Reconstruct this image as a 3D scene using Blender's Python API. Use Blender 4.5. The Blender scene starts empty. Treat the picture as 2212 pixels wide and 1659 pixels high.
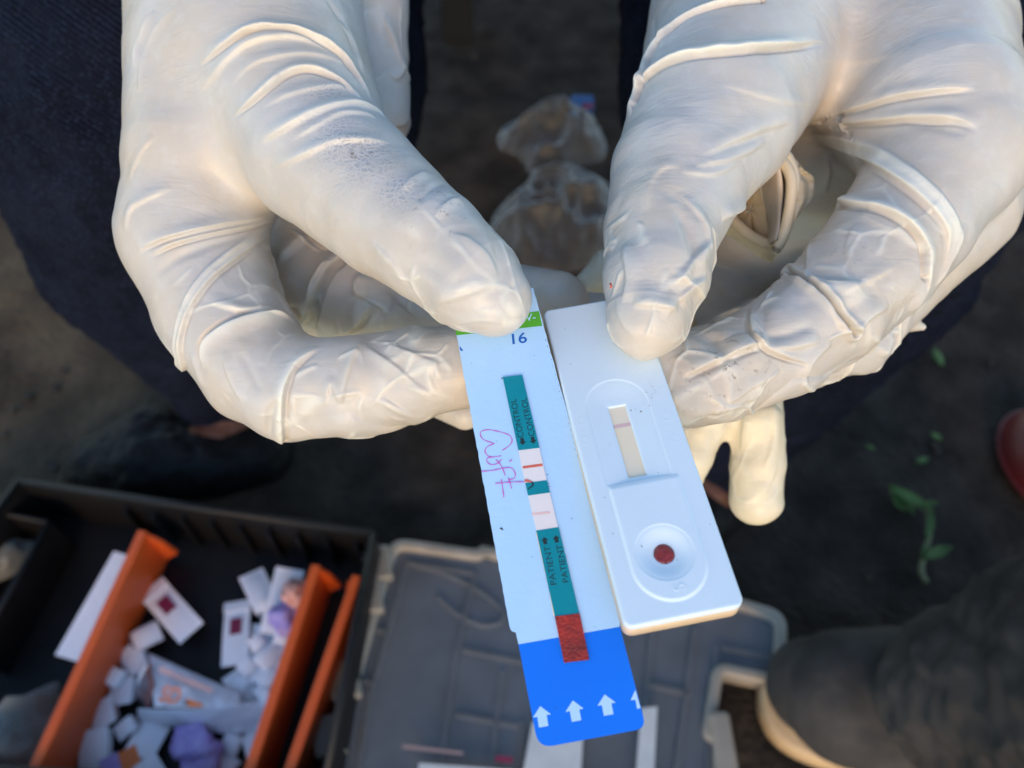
import bpy, bmesh, math, random
import numpy as np
from mathutils import Vector, Matrix
from mathutils.bvhtree import BVHTree
random.seed(7); RNG = np.random.default_rng(11)
S = bpy.context.scene
COL = S.collection

# ------------------------------------------------------------------ camera
FPX, CX, CY = 1782.0, 1106.0, 829.5          # focal length and centre in units of a 2212 px wide picture
PITCH = math.radians(56); CAMH = 0.62
CAMP = np.array([0.0, 0.0, CAMH])
RT = np.array([1.0, 0, 0])
FW = np.array([0, math.cos(PITCH), -math.sin(PITCH)])
DN = np.array([0, -math.sin(PITCH), -math.cos(PITCH)])
cd = bpy.data.cameras.new("camera"); cam = bpy.data.objects.new("camera", cd); COL.objects.link(cam)
cd.sensor_width = 36; cd.lens = FPX / 2212 * 36; cd.clip_start = 0.01; cd.clip_end = 100
cam.location = CAMP; cam.rotation_euler = (math.pi / 2 - PITCH, 0, 0)
cd.dof.use_dof = True; cd.dof.focus_distance = 0.170; cd.dof.aperture_fstop = 15.0
S.camera = cam

# ------------------------------------------------------------------ light
SUN_EL, SUN_AZ = math.radians(22), math.radians(182)      # azimuth clockwise from +Y
w = bpy.data.worlds.new("World"); S.world = w; w.use_nodes = True
nt = w.node_tree; sky = nt.nodes.new("ShaderNodeTexSky"); sky.sky_type = 'NISHITA'
sky.sun_disc = False; sky.ozone_density = 1.0; sky.dust_density = 0.0; sky.sun_elevation = SUN_EL; sky.sun_rotation = SUN_AZ
nt.links.new(sky.outputs[0], nt.nodes["Background"].inputs[0]); nt.nodes["Background"].inputs[1].default_value = 0.15
sl = bpy.data.lights.new("sun", 'SUN'); sl.energy = 0.95; sl.angle = math.radians(30); sl.color = (1.0, 0.57, 0.16)
so = bpy.data.objects.new("sun", sl); COL.objects.link(so)
sd = Vector((math.sin(SUN_AZ) * math.cos(SUN_EL), math.cos(SUN_AZ) * math.cos(SUN_EL), math.sin(SUN_EL)))
so.rotation_euler = sd.to_track_quat('Z', 'Y').to_euler(); so.location = (0, 0, 3)
S.view_settings.view_transform = 'Standard'; S.view_settings.look = 'None'
S.view_settings.exposure = 1.26; S.view_settings.gamma = 1
S.render.engine = 'CYCLES'
try:
    S.cycles.use_denoising = True
except Exception:
    pass

# ------------------------------------------------------------------ helpers
def U(px, py, d):                      # picture point at a depth in mm -> camera space mm
    return np.array([(px - CX) / FPX * d, (py - CY) / FPX * d, d])
def W(p):                              # camera space mm -> world m
    p = np.asarray(p, float) * 0.001
    return CAMP + p[..., 0:1] * RT + p[..., 1:2] * DN + p[..., 2:3] * FW
def P(px, py, d): return W(U(px, py, d))
def G(px, py, h=0.0):                  # picture point on the level plane z = h (m)
    r = RT * ((px - CX) / FPX) + DN * ((py - CY) / FPX) + FW
    return CAMP + r * ((h - CAMH) / r[2])

def new_mesh(name, verts, faces, smooth=True):
    me = bpy.data.meshes.new(name)
    verts = np.asarray(verts, np.float32)
    if isinstance(faces, np.ndarray):
        n, k = faces.shape
        me.vertices.add(len(verts)); me.vertices.foreach_set("co", verts.ravel())
        me.loops.add(n * k); me.loops.foreach_set("vertex_index", faces.astype(np.int32).ravel())
        me.polygons.add(n); me.polygons.foreach_set("loop_start", (np.arange(n) * k).astype(np.int32))
        me.update(calc_edges=True)
    else:
        me.from_pydata([tuple(map(float, v)) for v in verts], [], faces)
    if smooth: me.polygons.foreach_set("use_smooth", np.ones(len(me.polygons), bool))
    me.update(); return me
def wloc(o):
    return np.zeros(3) if o is None else (np.array(o.location) + wloc(o.parent))
def obj(name, verts, faces, mat, parent=None, smooth=True, loc=None):
    """one mesh object from world coordinates"""
    verts = np.asarray(verts, float)
    base = np.array(loc if loc is not None else ([0, 0, 0] if parent is None else wloc(parent)), float)
    me = new_mesh(name, verts - base, faces, smooth)
    if mat: me.materials.append(mat)
    o = bpy.data.objects.new(name, me); COL.objects.link(o)
    if parent is not None: o.parent = parent; o.location = base - wloc(parent)
    else: o.location = base
    return o
def tag(o, label, cat, group=None):
    o["label"] = label; o["category"] = cat
    if group: o["group"] = group
    return o
def thing(name, label, cat, loc, group=None):
    o = bpy.data.objects.new(name, None); o.empty_display_size = 0.02; COL.objects.link(o)
    o.location = loc; return tag(o, label, cat, group)
def fix(o):
    bm = bmesh.new(); bm.from_mesh(o.data); bmesh.ops.recalc_face_normals(bm, faces=bm.faces); bm.to_mesh(o.data); bm.free(); return o

def mat(name, col, rough=0.5, col2=None, scale=60, bump=0.0, bscale=300, spec=0.4, contrast=(0.35, 0.65), **kw):
    m = bpy.data.materials.new(name); m.use_nodes = True; t = m.node_tree; b = t.nodes["Principled BSDF"]
    b.inputs["Base Color"].default_value = (*col, 1); b.inputs["Roughness"].default_value = rough
    b.inputs["Specular IOR Level"].default_value = spec
    tc = t.nodes.new("ShaderNodeTexCoord")
    if col2:
        n = t.nodes.new("ShaderNodeTexNoise"); n.inputs["Scale"].default_value = scale; n.inputs["Detail"].default_value = 6
        n.inputs["Roughness"].default_value = 0.6
        t.links.new(tc.outputs["Object"], n.inputs["Vector"])
        r = t.nodes.new("ShaderNodeValToRGB"); r.color_ramp.elements[0].color = (*col, 1); r.color_ramp.elements[1].color = (*col2, 1)
        r.color_ramp.elements[0].position, r.color_ramp.elements[1].position = contrast
        t.links.new(n.outputs["Fac"], r.inputs[0]); t.links.new(r.outputs[0], b.inputs["Base Color"])
    if bump:
        n2 = t.nodes.new("ShaderNodeTexNoise"); n2.inputs["Scale"].default_value = bscale; n2.inputs["Detail"].default_value = 5
        t.links.new(tc.outputs["Object"], n2.inputs["Vector"])
        bp = t.nodes.new("ShaderNodeBump"); bp.inputs["Strength"].default_value = bump; bp.inputs["Distance"].default_value = kw.get("bdist", 0.001)
        t.links.new(n2.outputs["Fac"], bp.inputs["Height"]); t.links.new(bp.outputs[0], b.inputs["Normal"])
    if kw.get("sss"):
        b.inputs["Subsurface Weight"].default_value = kw["sss"]; b.inputs["Subsurface Radius"].default_value = (1, .6, .4); b.inputs["Subsurface Scale"].default_value = 0.002
    if kw.get("metal"): b.inputs["Metallic"].default_value = kw["metal"]
    if kw.get("alpha") is not None: b.inputs["Alpha"].default_value = kw["alpha"]
    if kw.get("coat"): b.inputs["Coat Weight"].default_value = kw["coat"]
    return m

# ---- signed distance modelling (camera space, mm)
def cone(Pn, a, b, ra, rb):
    ab = b - a; L2 = max(float(ab @ ab), 1e-9); q = Pn - a
    t = np.clip((q @ ab) / L2, 0, 1)
    q = q - t[:, None] * ab
    return np.sqrt(np.einsum('ij,ij->i', q, q)) - (ra + t * (rb - ra))
def smin(a, b, k):
    h = np.clip(0.5 + 0.5 * (b - a) / k, 0, 1)
    return b + (a - b) * h - k * h * (1 - h)
class Field:
    def __init__(s): s.ch = []
    def chain(s, k, *pts):
        c = [(U(x, y, d).astype(np.float32), np.float32(r / FPX * d)) for x, y, d, r in pts]
        s.ch.append((k, c)); return s
    def chain_w(s, k, *pts):               # world metres
        c = []
        for x, y, z, r in pts:
            d = np.array([x, y, z]) - CAMP; c.append((np.array([d @ RT, d @ DN, d @ FW], np.float32) * 1000, np.float32(r * 1000)))
        s.ch.append((k, c)); return s
    def __call__(s, Pn):
        D = None
        for k, c in s.ch:
            d = None
            if len(c) == 1: d = np.linalg.norm(Pn - c[0][0], axis=1) - c[0][1]
            for (a, ra), (b, rb) in zip(c, c[1:]):
                e = cone(Pn, a, b, ra, rb); d = e if d is None else smin(d, e, 1.0)
            D = d if D is None else smin(D, d, k)
        return D
    def bounds(s, pad):
        lo = np.min([c[0] - c[1] for k, ch in s.ch for c in ch], axis=0) - pad
        hi = np.max([c[0] + c[1] for k, ch in s.ch for c in ch], axis=0) + pad
        return lo, hi
def surface_nets(f, h, pad=3.0):
    lo, hi = f.bounds(pad)
    n = np.ceil((hi - lo) / h).astype(int) + 1
    ax = [lo[i] + h * np.arange(n[i], dtype=np.float32) for i in range(3)]
    st = 4; H = st * h; nc = np.ceil((n - 1) / st).astype(int) + 1
    cx_ = np.stack(np.meshgrid(*[lo[i] + H * np.arange(nc[i], dtype=np.float32) for i in range(3)], indexing='ij'), -1).reshape(-1, 3).astype(np.float32)
    Vc = f(cx_).reshape(nc); near = np.abs(Vc) < H * 1.9
    up = lambda a: np.repeat(np.repeat(np.repeat(a, st, 0), st, 1), st, 2)[st // 2:st // 2 + n[0], st // 2:st // 2 + n[1], st // 2:st // 2 + n[2]]
    padc = lambda a: np.pad(a, ((0, 1), (0, 1), (0, 1)), mode='edge')
    V = up(padc(Vc)).astype(np.float32).copy(); m = up(padc(near)); w_ = np.argwhere(m)
    for i in range(0, len(w_), 400000):
        b = w_[i:i + 400000]; V[b[:, 0], b[:, 1], b[:, 2]] = f((lo + h * b).astype(np.float32))
    c = [V[i:n[0] - 1 + i, j:n[1] - 1 + j, k:n[2] - 1 + k] for i in (0, 1) for j in (0, 1) for k in (0, 1)]
    neg = sum((x < 0).astype(np.int8) for x in c)
    act = (neg > 0) & (neg < 8)
    ids = -np.ones(act.shape, np.int64); idx = np.argwhere(act); ids[act] = np.arange(len(idx))
    cv = np.stack([x[act] for x in c], 1)
    offs = np.array([(i, j, k) for i in (0, 1) for j in (0, 1) for k in (0, 1)], float)
    acc = np.zeros((len(idx), 3)); cnt = np.zeros(len(idx))
    for a in range(8):
        for b in range(a + 1, 8):
            if np.abs(offs[a] - offs[b]).sum() != 1: continue
            m = (cv[:, a] < 0) != (cv[:, b] < 0)
            t = cv[m, a] / (cv[m, a] - cv[m, b])
            acc[m] += offs[a] + t[:, None] * (offs[b] - offs[a]); cnt[m] += 1
    verts = lo + h * (idx + acc / cnt[:, None])
    quads = []
    for axis in range(3):
        sl0 = [slice(None)] * 3; sl1 = [slice(None)] * 3
        sl0[axis] = slice(0, -1); sl1[axis] = slice(1, None)
        s0 = V[tuple(sl0)] < 0; s1 = V[tuple(sl1)] < 0
        e = np.argwhere(s0 != s1); u, v = [(1, 2), (2, 0), (0, 1)][axis]
        e = e[(e[:, u] > 0) & (e[:, v] > 0) & (e[:, u] < n[u] - 1) & (e[:, v] < n[v] - 1)]
        def cell(du, dv):
            q = e.copy(); q[:, u] -= du; q[:, v] -= dv; return ids[q[:, 0], q[:, 1], q[:, 2]]
        Q = np.stack([cell(1, 1), cell(0, 1), cell(0, 0), cell(1, 0)], 1)
        fl = ~s0[e[:, 0], e[:, 1], e[:, 2]]
        Q[fl] = Q[fl][:, ::-1]; quads.append(Q)
    return verts, np.concatenate(quads)
def subdivide(v, q, lv):
    me = new_mesh("tmp", v, q); o = bpy.data.objects.new("tmp", me); COL.objects.link(o)
    md = o.modifiers.new("s", 'SUBSURF'); md.levels = lv; md.subdivision_type = 'CATMULL_CLARK'
    dg = bpy.context.evaluated_depsgraph_get(); ev = o.evaluated_get(dg); m2 = ev.to_mesh()
    V = np.empty(len(m2.vertices) * 3, np.float32); m2.vertices.foreach_get("co", V)
    F = np.empty(len(m2.loops), np.int32); m2.loops.foreach_get("vertex_index", F)
    ev.to_mesh_clear(); bpy.data.objects.remove(o); bpy.data.meshes.remove(me)
    return V.reshape(-1, 3).astype(float), F.reshape(-1, 4)
def grad(f, v, e=0.15):
    v = v.astype(np.float32); g = np.empty_like(v)
    g[:] = 0
    for k in ((1, -1, -1), (-1, -1, 1), (-1, 1, -1), (1, 1, 1)):
        k = np.array(k, np.float32); g += k * f(v + k * np.float32(e))[:, None]
    return g / np.maximum(np.linalg.norm(g, axis=1, keepdims=True), 1e-9)
def vnoise(p, seed=0):                # smooth value noise in 3D, 0..1
    p = np.asarray(p, float); i = np.floor(p).astype(np.int64); t = p - i; t = t * t * (3 - 2 * t)
    def h(a, b, c):
        x = (a * 374761393 + b * 668265263 + c * 2147483647 * 3 + seed * 974711) & 0xffffffff
        x = ((x ^ (x >> 13)) * 1274126177) & 0xffffffff
        return ((x ^ (x >> 16)) & 0xffff) / 65535.0
    r = 0
    for dx in (0, 1):
        for dy in (0, 1):
            for dz in (0, 1):
                wgt = (t[:, 0] if dx else 1 - t[:, 0]) * (t[:, 1] if dy else 1 - t[:, 1]) * (t[:, 2] if dz else 1 - t[:, 2])
                r = r + wgt * h(i[:, 0] + dx, i[:, 1] + dy, i[:, 2] + dz)
    return r
def spline(pts, step):
    """Catmull-Rom through pts, resampled"""
    p = np.asarray(pts, float)
    if len(p) == 2: p = np.array([p[0], (p[0] + p[1]) / 2, p[1]])
    e = np.vstack([2 * p[0] - p[1], p, 2 * p[-1] - p[-2]]); out = []
    for i in range(1, len(e) - 2):
        m = max(2, int(np.linalg.norm(e[i + 1] - e[i]) / step) + 1)
        for t in np.linspace(0, 1, m, endpoint=False):
            a, b, c, d = e[i - 1], e[i], e[i + 1], e[i + 2]
            out.append(0.5 * (2 * b + (c - a) * t + (2 * a - 5 * b + 4 * c - d) * t * t + (3 * b - a - 3 * c + d) * t ** 3))
    out.append(p[-1]); return np.array(out)
FOLDW, FOLDH = 0.66, 1.25
def refine(v, q, sel):
    """split the selected quads in four"""
    a = q[sel]; e = np.stack([a, np.roll(a, -1, 1)], -1).reshape(-1, 2); e.sort(axis=1)
    key, inv = np.unique(e[:, 0].astype(np.int64) * len(v) + e[:, 1], return_inverse=True)
    mid = (v[key // len(v)] + v[key % len(v)]) / 2; n0 = len(v); ei = n0 + inv.reshape(-1, 4); cen = v[a].mean(1); ci = n0 + len(mid) + np.arange(len(a))
    new = np.stack([np.stack([a[:, k], ei[:, k], ci, ei[:, k - 1]], 1) for k in range(4)], 1).reshape(-1, 4)
    return np.vstack([v, mid, cen]), np.vstack([q[~sel], new])
def front(f, v, q):
    c = v[q].mean(1); x = c[:, 0] / c[:, 2] * FPX + CX; y = c[:, 1] / c[:, 2] * FPX + CY
    n = np.cross(v[q[:, 2]] - v[q[:, 0]], v[q[:, 3]] - v[q[:, 1]]); n /= np.maximum(np.linalg.norm(n, axis=1, keepdims=True), 1e-9)
    return (np.einsum('ij,ij->i', n, c) / np.linalg.norm(c, axis=1) < 0.12) & (x > -60) & (x < 2270) & (y > -60) & (y < 1720)
def sculpt(f, h, lv, folds=(), crumple=(), lumps=0.0, fine=0):
    """mesh of field f with traced folds; returns camera-space verts, quads and a fold mask"""
    v0, q0 = surface_nets(f, h)
    bvh = BVHTree.FromPolygons([tuple(p) for p in v0], [tuple(map(int, q)) for q in q0])
    v, q = subdivide(v0, q0, lv)
    n = grad(f, v, 0.4)
    for _ in range(fine):
        sg_ = np.sign(np.einsum('ij,ij->i', np.cross(v[q[:, 2]] - v[q[:, 0]], v[q[:, 3]] - v[q[:, 1]]), n[q[:, 0]]).sum())
        v, q = refine(v, q if sg_ > 0 else q[:, ::-1], front(f, v, q if sg_ > 0 else q[:, ::-1])); n = np.zeros_like(v)
        n = grad(f, v, 0.4); v = v - np.clip(f(v.astype(np.float32)), -1, 1)[:, None] * n * 0.9
    v = v - np.clip(f(v.astype(np.float32)), -1, 1)[:, None] * n * 0.9
    n = grad(f, v, 0.6)
    disp = np.zeros(len(v)); mask = np.zeros(len(v))
    if lumps:
        disp += lumps * (vnoise(v / 9.0, 3) - 0.5) * 2 + 0.5 * lumps * (vnoise(v / 4.0, 5) - 0.5) * 2
    for (cx, cy, cdep, rad, amp, cells, seed) in crumple:       # crumpled latex: pinched creases between flat facets
        c = U(cx, cy, cdep); R = rad / FPX * cdep
        dd = np.linalg.norm(v - c, axis=1); m = np.where(dd < R * 1.3)[0]
        if len(m) == 0: continue
        rg = np.random.default_rng(seed); seeds = c + rg.uniform(-1.3, 1.3, (cells, 3)) * R
        wp = v[m] + 1.6 * np.stack([vnoise(v[m] / 4.0, s) - .5 for s in (21, 22, 23)], 1)
        d1 = np.full(len(m), 1e9); d2 = d1.copy(); hh = np.zeros(len(m))
        for s in seeds:
            dist = np.linalg.norm(wp - s, axis=1) * 1.0
            new = dist < d1
            d2 = np.where(new, d1, np.minimum(d2, dist)); d1 = np.where(new, dist, d1)
        e = np.exp(-((d2 - d1) / 0.9) ** 2)
        fall = np.clip((1.3 * R - dd[m]) / (0.4 * R), 0, 1); fall = fall * fall * (3 - 2 * fall)
        fs = c + rg.uniform(-1.3, 1.3, (int(cells * 1.6), 3)) * R; fs = fs[np.abs(f(fs.astype(np.float32))) < 4.0]
        num = np.zeros(len(m)); den = np.full(len(m), 1e-12)
        for s in fs:
            o_ = wp - s; ww = np.exp(-(o_ * o_).sum(1) / (2 * 3.6 ** 2)) + 1e-14
            num += ww * (rg.uniform(-1, 1) * .9 + o_ @ (rg.normal(0, .22, 3))); den += ww
        disp[m] += amp * 1.0 * fall * np.clip(num / den, -1.5, 1.5)
        gate = np.clip((vnoise(v[m] / 5.0, seed + 9) - 0.42) * 5, 0, 1)
        disp[m] += amp * fall * (gate * e - 0.35 * np.clip(1 - d1 / 4, 0, 1)); mask[m] = np.maximum(mask[m], 0.45 * e * fall * gate)
    for fd in folds:
        pts, wd, hh, kind = fd[:4]; cream = (fd[4] if len(fd) > 4 else 0.6); cream = cream * (.55 if cream < .9 else .95)
        if kind != 'dent': wd = wd * FOLDW; hh = hh * FOLDH
        line = spline(pts, 4.0); hit = []
        for (x, y) in line:
            r = U(x, y, 1.0); r = r / np.linalg.norm(r)
            loc, nn, ii, dist = bvh.ray_cast(Vector((0, 0, 0)), Vector(r))
            if loc is not None: hit.append(np.array(loc))
        if len(hit) < 3: continue
        # keep the longest run without depth jumps
        runs = [[hit[0]]]
        for p in hit[1:]:
            if np.linalg.norm(p - runs[-1][-1]) > 4.0: runs.append([p])
            else: runs[-1].append(p)
        L = np.array(max(runs, key=len))
        if len(L) < 3: continue
        lo, hi = L.min(0) - 4.5 * wd, L.max(0) + 4.5 * wd
        m = np.where(np.all((v > lo) & (v < hi), axis=1))[0]
        if len(m) == 0: continue
        best = np.full(len(m), 1e9); sv = np.zeros(len(m)); sg = np.ones(len(m)); nl = len(L)
        for i in range(nl - 1):
            a, b = L[i], L[i + 1]; ab = b - a; qv = v[m] - a
            t = np.clip(qv @ ab / max(ab @ ab, 1e-9), 0, 1); off = qv - t[:, None] * ab
            dist = np.linalg.norm(off, axis=1); nw = dist < best
            best = np.where(nw, dist, best); sv = np.where(nw, (i + t) / (nl - 1), sv)
            sg = np.where(nw, np.sign(ab[0] * off[:, 1] - ab[1] * off[:, 0]), sg)
        ke = fd[5] if len(fd) > 5 else 0; one = np.ones(len(m))
        tp = (one if ke & 1 else np.sin(np.clip(sv / .3, 0, 1) * math.pi / 2)) * (one if ke & 2 else np.sin(np.clip((1 - sv) / .3, 0, 1) * math.pi / 2))
        u = best * sg                      # + lies right of the drawing direction (clockwise in the picture)
        tp = tp * (0.85 + 0.3 * (vnoise(v[m] / 3.5, 31) - .5))
        if kind == 'soft': e = np.where(u > 0, np.exp(-(u / (.75 * wd)) ** 2), np.exp(-(u / (2.3 * wd)) ** 2)); dz = hh * e
        elif kind == 'lip':                 # tucked sheet: sharp on the right, gentle on the left
            e = np.where(u > 0, np.exp(-(u / (0.28 * wd)) ** 2), np.exp(-(u / (2.2 * wd)) ** 2)); dz = hh * e - 0.6 * hh * np.exp(-((u - 0.95 * wd) / (0.5 * wd)) ** 2)
        elif kind == 'lipl':
            e = np.where(u < 0, np.exp(-(u / (0.28 * wd)) ** 2), np.exp(-(u / (2.2 * wd)) ** 2)); dz = hh * e - 0.6 * hh * np.exp(-((u + 0.95 * wd) / (0.5 * wd)) ** 2)
        elif kind in ('band', 'bandl'):     # a doubled, lighter strip: flat top, crisp on one side
            ub = (u if kind == 'band' else -u) / wd; ss_ = lambda a, b: (lambda q: q * q * (3 - 2 * q))(np.clip((ub - a) / (b - a), 0, 1))
            e = ss_(-1.5, -.7) * (1 - ss_(.72, .98)); dz = hh * e * (1 - .25 * np.exp(-(ub / .5) ** 2)) - .5 * hh * np.exp(-((ub - 1.3) / .35) ** 2)
        elif kind == 'groove': e = np.exp(-((np.abs(u) - 1.1 * wd) / wd) ** 2); dz = hh * (0.6 * e - 1.4 * np.exp(-(u / (0.55 * wd)) ** 2))
        elif kind == 'dent': e = 0 * u; dz = -hh * np.exp(-(u / wd) ** 2)
        disp[m] += dz * tp; mask[m] = np.maximum(mask[m], cream * (e ** 2 if kind in ('soft', 'lip', 'lipl', 'band', 'bandl') else np.exp(-(u / wd) ** 2)) * tp)
    v = v + n * disp[:, None]
    return v, q, mask
def set_attr(o, name, a):
    at = o.data.attributes.new(name, 'FLOAT', 'POINT'); at.data.foreach_set("value", np.asarray(a, np.float32))
def tube(pts, r, seg=10, cap=True, closed=False):
    p = np.asarray(pts, float); n = len(p); rr = np.broadcast_to(np.asarray(r, float), (n,))
    T = np.gradient(p, axis=0) if not closed else np.roll(p, -1, 0) - np.roll(p, 1, 0)
    T /= np.linalg.norm(T, axis=1, keepdims=True)
    up = np.array([0.31, 0.22, 0.92]); Vv = []
    for i in range(n):
        a = np.cross(T[i], up); a /= np.linalg.norm(a); b = np.cross(T[i], a)
        for j in range(seg):
            t = 2 * math.pi * j / seg; Vv.append(p[i] + rr[i] * (a * math.cos(t) + b * math.sin(t)))
    F = []
    for i in range(n if closed else n - 1):
        for j in range(seg):
            k = (i + 1) % n; F.append([i * seg + j, i * seg + (j + 1) % seg, k * seg + (j + 1) % seg, k * seg + j])
    if cap and not closed: F.append(list(range(seg))); F.append([(n - 1) * seg + j for j in range(seg)][::-1])
    return np.array(Vv), F
def prism(poly, up, th):
    """extrude a polygon (N,3) along vector up by th (downwards from the polygon: top face is poly)"""
    a = np.asarray(poly, float); n = len(a); b = a - np.asarray(up) * th
    F = [list(range(n)), [n + i for i in range(n)][::-1]] + [[i, n + i, n + (i + 1) % n, (i + 1) % n] for i in range(n)]
    return np.vstack([a, b]), F
def merge(parts):
    V, F, o = [], [], 0
    for v, f in parts:
        V.append(np.asarray(v, float)); F += [[int(i) + o for i in q] for q in f]; o += len(v)
    return np.vstack(V), F
def box8(c, ax, ay, az):
    """box from centre and three half vectors"""
    c, ax, ay, az = map(lambda x: np.asarray(x, float), (c, ax, ay, az))
    V = [c + sx * ax + sy * ay + sz * az for sz in (-1, 1) for sx, sy in ((-1, -1), (1, -1), (1, 1), (-1, 1))]
    return np.array(V), [[3, 2, 1, 0], [4, 5, 6, 7], [0, 1, 5, 4], [1, 2, 6, 5], [2, 3, 7, 6], [3, 0, 4, 7]]
def bevel(o, wd, seg=2):
    m = o.modifiers.new("bevel", 'BEVEL'); m.width = wd; m.segments = seg; m.limit_method = 'ANGLE'; m.angle_limit = math.radians(40); return o

# ------------------------------------------------------------------ materials
def glove_material(name, c_a, c_b, c_fold):
    m = bpy.data.materials.new(name); m.use_nodes = True; t = m.node_tree; b = t.nodes["Principled BSDF"]; L = t.links.new
    tc = t.nodes.new("ShaderNodeTexCoord")
    def noise(sc, det=4, rough=.55):
        n = t.nodes.new("ShaderNodeTexNoise"); n.inputs["Scale"].default_value = sc; n.inputs["Detail"].default_value = det; n.inputs["Roughness"].default_value = rough
        L(tc.outputs["Object"], n.inputs["Vector"]); return n
    def ramp(src, p0, p1, c0=(0, 0, 0), c1=(1, 1, 1)):
        r = t.nodes.new("ShaderNodeValToRGB"); r.color_ramp.elements[0].position = p0; r.color_ramp.elements[1].position = p1
        r.color_ramp.elements[0].color = (*c0, 1); r.color_ramp.elements[1].color = (*c1, 1); L(src, r.inputs[0]); return r.outputs[0]
    def mix(f, a, bb):
        x = t.nodes.new("ShaderNodeMix"); x.data_type = 'RGBA'
        for s, val in ((0, f), (6, a), (7, bb)):
            if isinstance(val, tuple): x.inputs[s].default_value = (*val, 1)
            elif isinstance(val, float): x.inputs[s].default_value = val
            else: L(val, x.inputs[s])
        return x.outputs[2]
    def attr(n):
        a = t.nodes.new("ShaderNodeAttribute"); a.attribute_name = n; return a.outputs["Fac"]
    def math_(op, a, bb):
        x = t.nodes.new("ShaderNodeMath"); x.operation = op
        for i, val in enumerate((a, bb)):
            if isinstance(val, float): x.inputs[i].default_value = val
            else: L(val, x.inputs[i])
        return x.outputs[0]
    base = mix(ramp(noise(38, 5).outputs["Fac"], .36, .62), c_a, c_b)
    base = mix(math_('MULTIPLY', ramp(noise(260, 3).outputs["Fac"], .5, .75), .25), base, (0.72, 0.69, 0.64))
    base = mix(attr("fold"), base, c_fold)
    vo = t.nodes.new("ShaderNodeTexVoronoi"); vo.feature = 'DISTANCE_TO_EDGE'; vo.inputs["Scale"].default_value = 760
    nz = noise(300, 2); vm = t.nodes.new("ShaderNodeVectorMath"); vm.operation = 'MULTIPLY_ADD'
    L(nz.outputs["Color"], vm.inputs[0]); vm.inputs[1].default_value = (.003, .003, .003); L(tc.outputs["Object"], vm.inputs[2]); L(vm.outputs[0], vo.inputs["Vector"])
    cell = ramp(vo.outputs["Distance"], .06, .28)
    crk = math_('MULTIPLY', math_('MULTIPLY', attr("crackle"), ramp(noise(130, 3).outputs["Fac"], .22, .46)), cell)
    base = mix(crk, base, (0.42, 0.40, 0.395))
    dirt = math_('MULTIPLY', ramp(noise(620, 3).outputs["Fac"], .60, .68), .75)
    base = mix(math_('MULTIPLY', dirt, attr("dirt")), base, (0.20, 0.15, 0.10))
    L(base, b.inputs["Base Color"])
    b.inputs["Roughness"].default_value = 0.40; b.inputs["Specular IOR Level"].default_value = 0.5
    b.inputs["Subsurface Weight"].default_value = 0.10; b.inputs["Subsurface Radius"].default_value = (1.0, .55, .35); b.inputs["Subsurface Scale"].default_value = 0.0014
    bp = t.nodes.new("ShaderNodeBump"); bp.inputs["Strength"].default_value = 0.35; bp.inputs["Distance"].default_value = 0.0006
    mp = t.nodes.new("ShaderNodeMapping"); mp.inputs["Rotation"].default_value = (.3, .2, .5); mp.inputs["Scale"].default_value = (70, 520, 300); L(tc.outputs["Object"], mp.inputs["Vector"])
    st = t.nodes.new("ShaderNodeTexNoise"); st.inputs["Scale"].default_value = 1.0; st.inputs["Detail"].default_value = 4; st.inputs["Roughness"].default_value = .5; st.inputs["Distortion"].default_value = .6; L(mp.outputs[0], st.inputs["Vector"])
    streak = math_('MULTIPLY', ramp(st.outputs["Fac"], .42, .70), ramp(noise(55, 2).outputs["Fac"], .42, .62))
    hgt = math_('ADD', math_('MULTIPLY', noise(330, 5, .6).outputs["Fac"], .6), math_('MULTIPLY', crk, -.6))
    hgt = math_('ADD', hgt, math_('MULTIPLY', streak, .4))
    hgt = math_('ADD', hgt, math_('MULTIPLY', noise(1500, 2).outputs["Fac"], .12))
    L(hgt, bp.inputs["Height"]); L(bp.outputs[0], b.inputs["Normal"])
    return m
M = {}
M['glove'] = glove_material("white_latex", (0.57, 0.54, 0.49), (0.60, 0.52, 0.415), (0.84, 0.81, 0.68))
M['glove2'] = glove_material("cream_latex", (0.72, 0.63, 0.44), (0.76, 0.65, 0.45), (0.82, 0.76, 0.58))
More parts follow.
